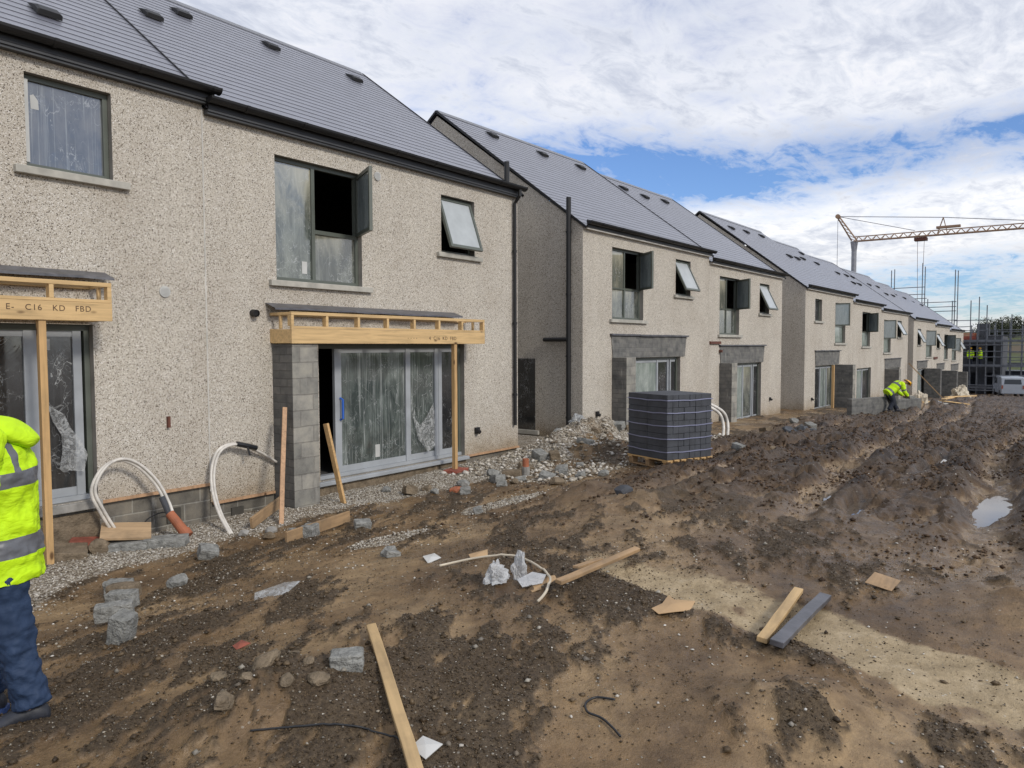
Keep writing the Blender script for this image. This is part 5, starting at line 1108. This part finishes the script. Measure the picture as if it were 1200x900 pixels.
# ------------------------------------------------------------------ far end of the site
def unfinished():
    X=86.7; h=empty('unfinished_building',(X,10,-5.2)); tag(h,'dark unrendered block building behind the scaffolding at the end of the row','building')
    mb=MB(); ys=[4.9,5.5,6.3,6.9,7.7,8.4,16]; zs=[-5.4,-4.9,-2.7,-2.0,-1.6,.1,.9]
    for i in range(len(ys)-1):
        for j in range(len(zs)-1):
            if i in (1,3) and j in (1,4): continue
            mb.quad((X,ys[i],zs[j]),(X,ys[i],zs[j+1]),(X,ys[i+1],zs[j+1]),(X,ys[i+1],zs[j]))
    mb.box((X+.2,4.9,-5.4),(X+8,5.1,.9)); mb.box((X+8,4.9,-5.4),(X+8.2,16,.9)); mb.box((X+.3,5.1,.7),(X+8,16,.85))
    mb.build('wall',M['packblock'],h,shift=(-X,-10,5.2))
    mb=MB(); mb.box((X+.1,6.05,.95),(X+1.1,7.1,2.15)); mb.build('chimney',M['packblock'],h,shift=(-X,-10,5.2))
    mb=MB(); 
    for i in range(18): mb.beam((X-.25,7.15+i*.08,.45),(X-.25,7.15+i*.08,1.25),.02,.02); 
    for k in range(6): mb.beam((X-.25,7.1,.5+k*.14),(X-.25,8.6,.5+k*.14),.02,.03)
    o=mb.build('safety_netting',M['orange_net']); tag(o,'orange safety netting across the top scaffold lift','netting')
unfinished()
def scaffold(name,label,stds,ledg,boards,X,dx=1.2,mesh=None):
    s=empty(name,(X,stds[0][0],-4.9)); tag(s,label,'scaffolding'); o_=(-X,-stds[0][0],4.9)
    for (y,z1,z2) in stds:
        for x,zt in ((X,z1),(X+dx,z2)):
            if zt is None: continue
            mb=MB(); mb.tube([(x,y,-4.95),(x,y,zt)],.045,6); mb.build('standard',M['steel'],s,shift=o_)
    for (ya,yb,z) in ledg:
        mb=MB(); mb.tube([(X-.05,ya,z),(X-.05,yb,z+.02)],.042,6); mb.build('ledger',M['steel'],s,shift=o_)
    for (ya,yb,z) in boards:
        mb=MB(); 
        for k in range(5): mb.box((X+.02+k*.235,yb,z),(X+.24+k*.235,ya,z+.05))
        mb.box((X-.03,yb,z+.06),(X-.0,ya,z+.24)); mb.build('board_deck',M['steel'],s,shift=o_)
    return s
scaffold('scaffolding','grey tube scaffolding around the dark building at the right end',
 [(8.35,1.5,1.2),(7.5,4.4,2.0),(6.9,1.6,4.8),(6.15,3.9,1.7),(5.5,1.8,2.2),(4.9,2.4,1.4),(4.2,1.7,3.0),(3.3,1.9,1.8),(2.4,2.6,2.0),(1.3,2.0,2.3),(.2,2.1,2.0)],
 [(8.4,.1,1.45),(6.2,.1,.95),(8.4,.1,-.6),(8.4,.1,-1.15),(6.2,.1,-3.0),(8.4,.1,-3.9),(5.6,.1,-2.9),(8.4,.1,.02),(8.4,.1,-4.4)],[(8.4,4.9,-2.1),(8.4,.1,.30),(8.4,4.9,-4.25),(4.8,.1,-2.1)],85.0)
scaffold('scaffolding','tall bare scaffold poles and rails rising behind the far roofs',
 [(15.2,8.1,None),(14.9,8.2,None),(12.25,8.7,None),(12.0,8.3,None),(11.7,4.9,None),(9.25,7.8,None),(9.0,7.7,None),(9.45,4.6,None)],
 [(15.2,12.0,6.15),(15.2,12.0,5.4),(15.0,11.8,4.95),(12.2,9.1,4.5),(12.2,9.1,4.0),(12.0,9.1,3.55),(9.3,6.0,2.55),(9.3,7.6,1.9),(12.2,9,2.6)],[],88.5)
scaffold('scaffolding','farther scaffold frames seen over the open ground at the right edge',[(8.6,1.9,None),(7.4,2.3,None),(6.2,1.7,None),(5.0,2.6,None),(3.8,1.9,None),(2.6,2.2,None),(1.4,2.0,None)],[(8.6,.5,.9),(8.6,.5,1.5),(8.6,.5,-.8),(8.6,.5,-1.7)],[(8.6,.5,-2.2)],100.0)
# site cabin
c=empty('site_cabin',(92,3.2,-5.0)); tag(c,'dark blue site cabin low behind the far scaffolding','cabin')
mb=MB(); mb.box((0,-3.0,0),(2.4,2.6,2.3)); 
for i in range(18): mb.box((-.03,-2.95+i*.31,.1),(-.0,-2.8+i*.31,2.2))
mb.build('shell',M['navy'],c); mb=MB(); mb.box((-.05,-1.4,1.1),(-.031,-.2,1.8)); mb.build('window',M['glassdk'],c); mb=MB(); mb.box((-.1,-3.05,2.301),(2.5,2.65,2.38)); mb.build('roof',M['steel'],c)
# van
v=empty('parked_van',(77.5,3.55,G(78,3.6)+.02),rad(12)); tag(v,'pale small van parked by the scaffolding at the right edge','van')
mb=MB(); prof=[(0,.35),(0,1.15),(.12,1.75),(.35,1.85),(2.7,1.85),(3.5,1.15),(4.25,1.0),(4.35,.6),(4.35,.35)]
mb.add([(x,-.85,z) for x,z in prof]+[(x,.85,z) for x,z in prof],[tuple(range(9)),tuple(range(17,8,-1))]+[(i,i+9,(i+1)%9+9,(i+1)%9) for i in range(9)]); mb.build('body',M['van'],v,bevel=.05)
mb=MB(); mb.add([(-.005,-.65,1.2),(-.005,.65,1.2),(.09,.6,1.62),(.09,-.6,1.62)],[(0,1,2,3)]); mb.build('rear_window',M['glassdk'],v)
for s in (-1,1):
    mb=MB(); mb.add([(2.5,s*.856,1.2),(3.3,s*.856,1.2),(2.65,s*.856,1.7),(2.1,s*.856,1.7),(2.0,s*.856,1.2)],[(0,1,2,3,4)]); mb.build('side_window',M['glassdk'],v)
    mb=MB(); mb.box((-.02,s*.78-.06,.8),(.02,s*.78+.06,1.1)); mb.build('tail_light',M['brick'],v)
    for x in (.8,3.5):
        mb=MB(); mb.tube([(x,s*.70,.32),(x,s*.88,.32)],.32,18); w=mb.build('wheel',M['tyre'],v); mb=MB(); mb.tube([(x,s*.86,.32),(x,s*.895,.32)],.18,12); mb.build('rim',M['steel'],w)
# ---- crane
P0=Vector((97.76,21.0,12.75)); E1=Vector((98.9,-12.0,12.75)); cr=empty('tower_crane',(97.76,21.0,-6)); tag(cr,'slim self erecting crane with rusty lattice jib over the far roofs','crane'); so=(-97.76,-21.0,6)
mb=MB(); mb.tube([(97.76,21,-6),(97.76,21,11.6)],.30,10); mb.tube([(97.76,21,11.6),(97.76,21,12.75)],[.30,.45],10); mb.build('mast',M['crane_g'],cr,shift=so)
mb=MB(); mb.box((95.5,18.8,-6),(100,23.2,-5)); mb.build('base_ballast',M['concrete'],cr,shift=so)
jb=MB(); d=(E1-P0); Ln=d.length; d.normalize(); sd=d.cross(Vector((0,0,1))); n=34
for i in range(n):
    a=P0+d*Ln*i/n; b=P0+d*Ln*(i+1)/n; tp=Vector((0,0,.55))
    jb.beam(a+sd*.4,b+sd*.4,.10,.10); jb.beam(a-sd*.4,b-sd*.4,.10,.10); jb.beam(a+tp,b+tp,.11,.11)
    m_=(a+b)/2+tp; jb.beam(a+sd*.4,m_,.06,.06); jb.beam(m_,b+sd*.4,.06,.06); jb.beam(a-sd*.4,m_,.06,.06); jb.beam(m_,b-sd*.4,.06,.06)
jb.build('jib',M['crane_y'],cr,shift=so)
ap=Vector((96.7,22.68,15.8)); mb=MB()
for s in (-.3,.3): mb.beam(P0+Vector((0,s,.1)),ap+Vector((0,s*.4,0)),.13,.13)
for k in range(7): t=k/7; a=P0.lerp(ap,t); mb.beam(a+Vector((0,-.25,0)),P0.lerp(ap,t+.14)+Vector((0,.25,0)),.06,.06)
mb.tube([ap-Vector((.2,0,0)),ap+Vector((.2,0,0))],.28,10); mb.build('rear_strut',M['crane_y'],cr,shift=so)
tpz=Vector((98.3,11.63,14.75)); mb=MB(); mb.beam((98.1,11.2,13.0),tpz,.09,.09); mb.beam((98.5,12.2,13.0),tpz,.09,.09); mb.box((98.0,9.9,13.5),(98.6,12.3,13.75)); mb.build('post',M['crane_y'],cr,shift=so)
mb=MB(); mb.tube([ap,tpz],.045,5); mb.tube([tpz,(98.6,3.0,13.5)],.045,5); mb.tube([ap,(98.2,14.5,13.5)],.04,5); mb.tube([ap,(96.7,22.68,-5)],.03,5); mb.build('pendant_cables',M['crane_g'],cr,shift=so)
mb=MB(); mb.box((97.7,13.2,12.25),(98.7,14.5,12.6)); mb.tube([(98.2,13.5,12.3),(98.2,13.7,-1)],.022,4); mb.tube([(98.2,14.2,12.3),(98.2,13.95,-1)],.022,4); mb.box((98.0,13.6,-1.7),(98.4,14.0,-1)); mb.build('trolley',M['rust'],cr,shift=so)
# ---- hillside and trees
hx=np.linspace(125,520,70); hy=np.linspace(-260,260,90); HX,HY=np.meshgrid(hx,hy,indexing='ij')
HZ=-9.2+ss(125,215,HX)*11.2+ss(215,520,HX)*6+(fbm(HX*.02,HY*.02,4,7)-.5)*5*ss(125,180,HX)-.5
m,nt,b,_=nmat('hillside_field'); nn=noise(nt,objco(nt),.035,5,.6); r=ramp(nt,nn.outputs[0],[(.38,(.10,.075,.045)),(.48,(.075,.085,.03)),(.62,(.05,.075,.022))],'LINEAR'); n2=noise(nt,objco(nt),.8,4); r2=ramp(nt,n2.outputs[0],[(.3,(.7,)*3),(.7,(1.2,)*3)]); L(nt,mix(nt,1.0,r.outputs[0],r2.outputs[0],'MULTIPLY'),b.inputs['Base Color']); b.inputs['Roughness'].default_value=.95; M['hill']=m
i2=np.arange(HX.size).reshape(HX.shape); HF=np.stack([i2[:-1,:-1],i2[1:,:-1],i2[1:,1:],i2[:-1,1:]],-1).reshape(-1,4)
o=near_mesh('hillside',np.stack([HX,HY,HZ],-1).reshape(-1,3),HF,M['hill']); tag(o,'brown and green hillside beyond the site','hillside',kind='structure')
def m_leaf():
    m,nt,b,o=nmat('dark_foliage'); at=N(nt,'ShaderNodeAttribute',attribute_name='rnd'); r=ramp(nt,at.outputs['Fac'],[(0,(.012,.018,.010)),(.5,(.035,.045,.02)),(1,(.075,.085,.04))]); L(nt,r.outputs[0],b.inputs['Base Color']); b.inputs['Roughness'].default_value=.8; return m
M['leaf']=m_leaf(); M['bark']=m_plain('bark',(.05,.04,.03),.9)
def tree(x,y,z,h,w,seed,label):
    r=np.random.default_rng(seed); t=empty('tree',(x,y,z)); tag(t,label,'tree','trees along the far hill')
    mb=MB(); mb.tube([(0,0,-.5),(.1,0,h*.35),(0,.1,h*.75)],[.22,.16,.05],7)
    for k in range(6): a=r.uniform(0,6.28); zz=h*r.uniform(.3,.6); mb.tube([(0,0,zz),(math.cos(a)*w*.3,math.sin(a)*w*.3,zz+h*.2)],[.09,.03],5)
    mb.build('trunk',M['bark'],t)
    nb=11; bc=np.stack([r.normal(0,w*.24,nb),r.normal(0,w*.24,nb),r.uniform(h*.3,h*.86,nb)],-1); br=r.uniform(.14,.27,nb)*w
    n=1500; k=r.integers(0,nb,n); dv=r.normal(size=(n,3)); dv/=np.linalg.norm(dv,axis=1)[:,None]; c=bc[k]+dv*br[k][:,None]*r.uniform(.5,1.1,(n,1))
    u=r.normal(size=(n,3)); u/=np.linalg.norm(u,axis=1)[:,None]; q=np.cross(u,r.normal(size=(n,3))); q/=np.linalg.norm(q,axis=1)[:,None]; s=r.uniform(.10,.22,(n,1))
    V4=np.stack([c-u*s,c+q*s*.7,c+u*s,c-q*s*.7],1).reshape(-1,3); F4=np.arange(n*4).reshape(n,4)
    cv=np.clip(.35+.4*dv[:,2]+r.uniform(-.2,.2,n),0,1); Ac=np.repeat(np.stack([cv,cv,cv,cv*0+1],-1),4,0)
    o=near_mesh('crown',V4,F4,M['leaf'],False,{'rnd':Ac}); o.parent=t
lb=['rounded dark tree, leftmost on the far hill','tall dark tree behind the leftmost one on the hill','broad dark tree in the middle of the hilltop row','low bushy tree right of the hilltop middle','dark tree near the right edge on the hill','last dark tree at the picture edge on the hill','small outlying tree left of the hilltop row','wide tree beyond the right edge of the hill row']
for i,(px_,wd,ht) in enumerate([(1166,6,4.6),(1172,6,5.8),(1180,7,5.2),(1187,6,4.6),(1194,7,5.6),(1202,7,5.2),(1159,5,3.2),(1211,7,6)]):
    a=math.atan((px_-600)/861.12); dr=.644776-a; R0=205+7*(i%3); x=R0*math.cos(dr); y=R0*math.sin(dr)
    tree(x,y,1.0,ht*1.0,wd*1.1,900+i,lb[i])

# ------------------------------------------------------------------ world, sun, camera
SUN_EL=34; SUN_AZ_DIR=Vector((-.15,-1,0)).normalized()   # horizontal direction towards the sun
w=bpy.data.worlds.new('World'); scene.world=w; w.use_nodes=True; nt=w.node_tree; nt.nodes.clear()
out=nt.nodes.new('ShaderNodeOutputWorld'); bg=nt.nodes.new('ShaderNodeBackground'); L(nt,bg.outputs[0],out.inputs[0])
sky=nt.nodes.new('ShaderNodeTexSky'); sky.sky_type='NISHITA'; sky.sun_disc=False; sky.sun_elevation=rad(SUN_EL); sky.sun_rotation=math.atan2(SUN_AZ_DIR.x,SUN_AZ_DIR.y); sky.air_density=1.0; sky.dust_density=.4; sky.ozone_density=2
tc=nt.nodes.new('ShaderNodeTexCoord'); sx=N(nt,'ShaderNodeSeparateXYZ'); L(nt,tc.outputs['Generated'],sx.inputs[0])
zc=math_(nt,'MAXIMUM',sx.outputs[2],0.0); den=math_(nt,'ADD',zc,.10)
ux=math_(nt,'DIVIDE',sx.outputs[0],den); uy=math_(nt,'DIVIDE',sx.outputs[1],den); cb=N(nt,'ShaderNodeCombineXYZ'); L(nt,ux,cb.inputs[0]); L(nt,uy,cb.inputs[1])
def wn(sc,scale,det,rough,dist=0,loc=(0,0,0),rotz=0):
    mp=N(nt,'ShaderNodeMapping'); mp.inputs['Scale'].default_value=scale; mp.inputs['Location'].default_value=loc; mp.inputs['Rotation'].default_value=(0,0,rotz); L(nt,cb.outputs[0],mp.inputs[0]); return noise(nt,mp.outputs[0],sc,det,rough,dist).outputs[0]
n_a=wn(1.15,(1,1,1),8,.60,.25,(3.1,1.7,0)); n_b=wn(4.2,(1,1.7,1),8,.66,.7,(0,4,0),.55); n_c=wn(.5,(1,.45,1),5,.55,.4,(7,2,0),.75); n_d=wn(13,(1,1.5,1),5,.6,.4,(2,4,0),.35)
elev=math_(nt,'ARCSINE',zc); 
cov=ramp(nt,math_(nt,'DIVIDE',elev,rad(45)),[(0,(.50,)*3),(.035,(.60,)*3),(.075,(.42,)*3),(.12,(.66,)*3),(.215,(.70,)*3),(.262,(.43,)*3),(.31,(.41,)*3),(.37,(.63,)*3),(.6,(.70,)*3)])
d=math_(nt,'ADD',math_(nt,'MULTIPLY',math_(nt,'SUBTRACT',n_a,.5),.85),math_(nt,'MULTIPLY',math_(nt,'SUBTRACT',n_b,.5),.62)); d=math_(nt,'ADD',d,math_(nt,'MULTIPLY',math_(nt,'SUBTRACT',n_c,.5),.9))
den2=math_(nt,'ADD',d,cov.outputs[0])
d=math_(nt,'ADD',d,math_(nt,'MULTIPLY',math_(nt,'SUBTRACT',n_d,.5),.22))
den2=math_(nt,'ADD',d,cov.outputs[0])
shade=ramp(nt,math_(nt,'ADD',math_(nt,'ADD',math_(nt,'MULTIPLY',n_b,.60),math_(nt,'MULTIPLY',n_a,.35)),math_(nt,'MULTIPLY',n_d,.25)),[(.48,(1.0,.99,1.0)),(.60,(.80,.83,.90)),(.72,(.60,.64,.74))])
mask=ramp(nt,den2,[(.34,(0,0,0)),(.47,(.5,)*3),(.64,(.97,)*3)])
# brighter clouds low in the sky
lowb=ramp(nt,math_(nt,'DIVIDE',elev,rad(45)),[(0,(1.10,1.05,.96)),(.2,(1.20,1.18,1.14)),(.45,(1.02,1.02,1.03)),(1,(.97,.98,1.02))])
cloud=mix(nt,1.0,shade.outputs[0],lowb.outputs[0],'MULTIPLY')
skyc=mix(nt,1.0,sky.outputs[0],(.092,.112,.150),'MULTIPLY')
col=mix(nt,mask.outputs[0],skyc,cloud)
# ground side of the world
gm=ramp(nt,sx.outputs[2],[(.0,(0,0,0)),(.004,(1,1,1))]); col=mix(nt,gm.outputs[0],(.10,.075,.05),col)
L(nt,col,bg.inputs[0]); bg.inputs[1].default_value=1.0
sun=bpy.data.lights.new('Sun','SUN'); sun.energy=2.0; sun.angle=rad(10); sun.color=(1,.94,.85); so_=bpy.data.objects.new('sun',sun); COL.objects.link(so_)
dirv=Vector((SUN_AZ_DIR.x*math.cos(rad(SUN_EL)),SUN_AZ_DIR.y*math.cos(rad(SUN_EL)),math.sin(rad(SUN_EL)))); so_.rotation_euler=dirv.to_track_quat('Z','Y').to_euler()
YAW,PT,RL=.644776,.0506,-.003127
fv=Vector((math.cos(YAW)*math.cos(PT),math.sin(YAW)*math.cos(PT),-math.sin(PT))); rt=Vector((math.sin(YAW),-math.cos(YAW),0)); up=rt.cross(fv)
r2=rt*math.cos(RL)+up*math.sin(RL); u2=-rt*math.sin(RL)+up*math.cos(RL)
cd=bpy.data.cameras.new('Camera'); cam=bpy.data.objects.new('camera',cd); COL.objects.link(cam); cam.matrix_world=Matrix((r2,u2,-fv)).transposed().to_4x4()
cd.sensor_width=36; cd.lens=36*861.12/1200; cd.clip_start=.05; cd.clip_end=6000; scene.camera=cam
scene.view_settings.view_transform='Standard'; scene.view_settings.look='None'; scene.view_settings.exposure=0; scene.view_settings.gamma=1
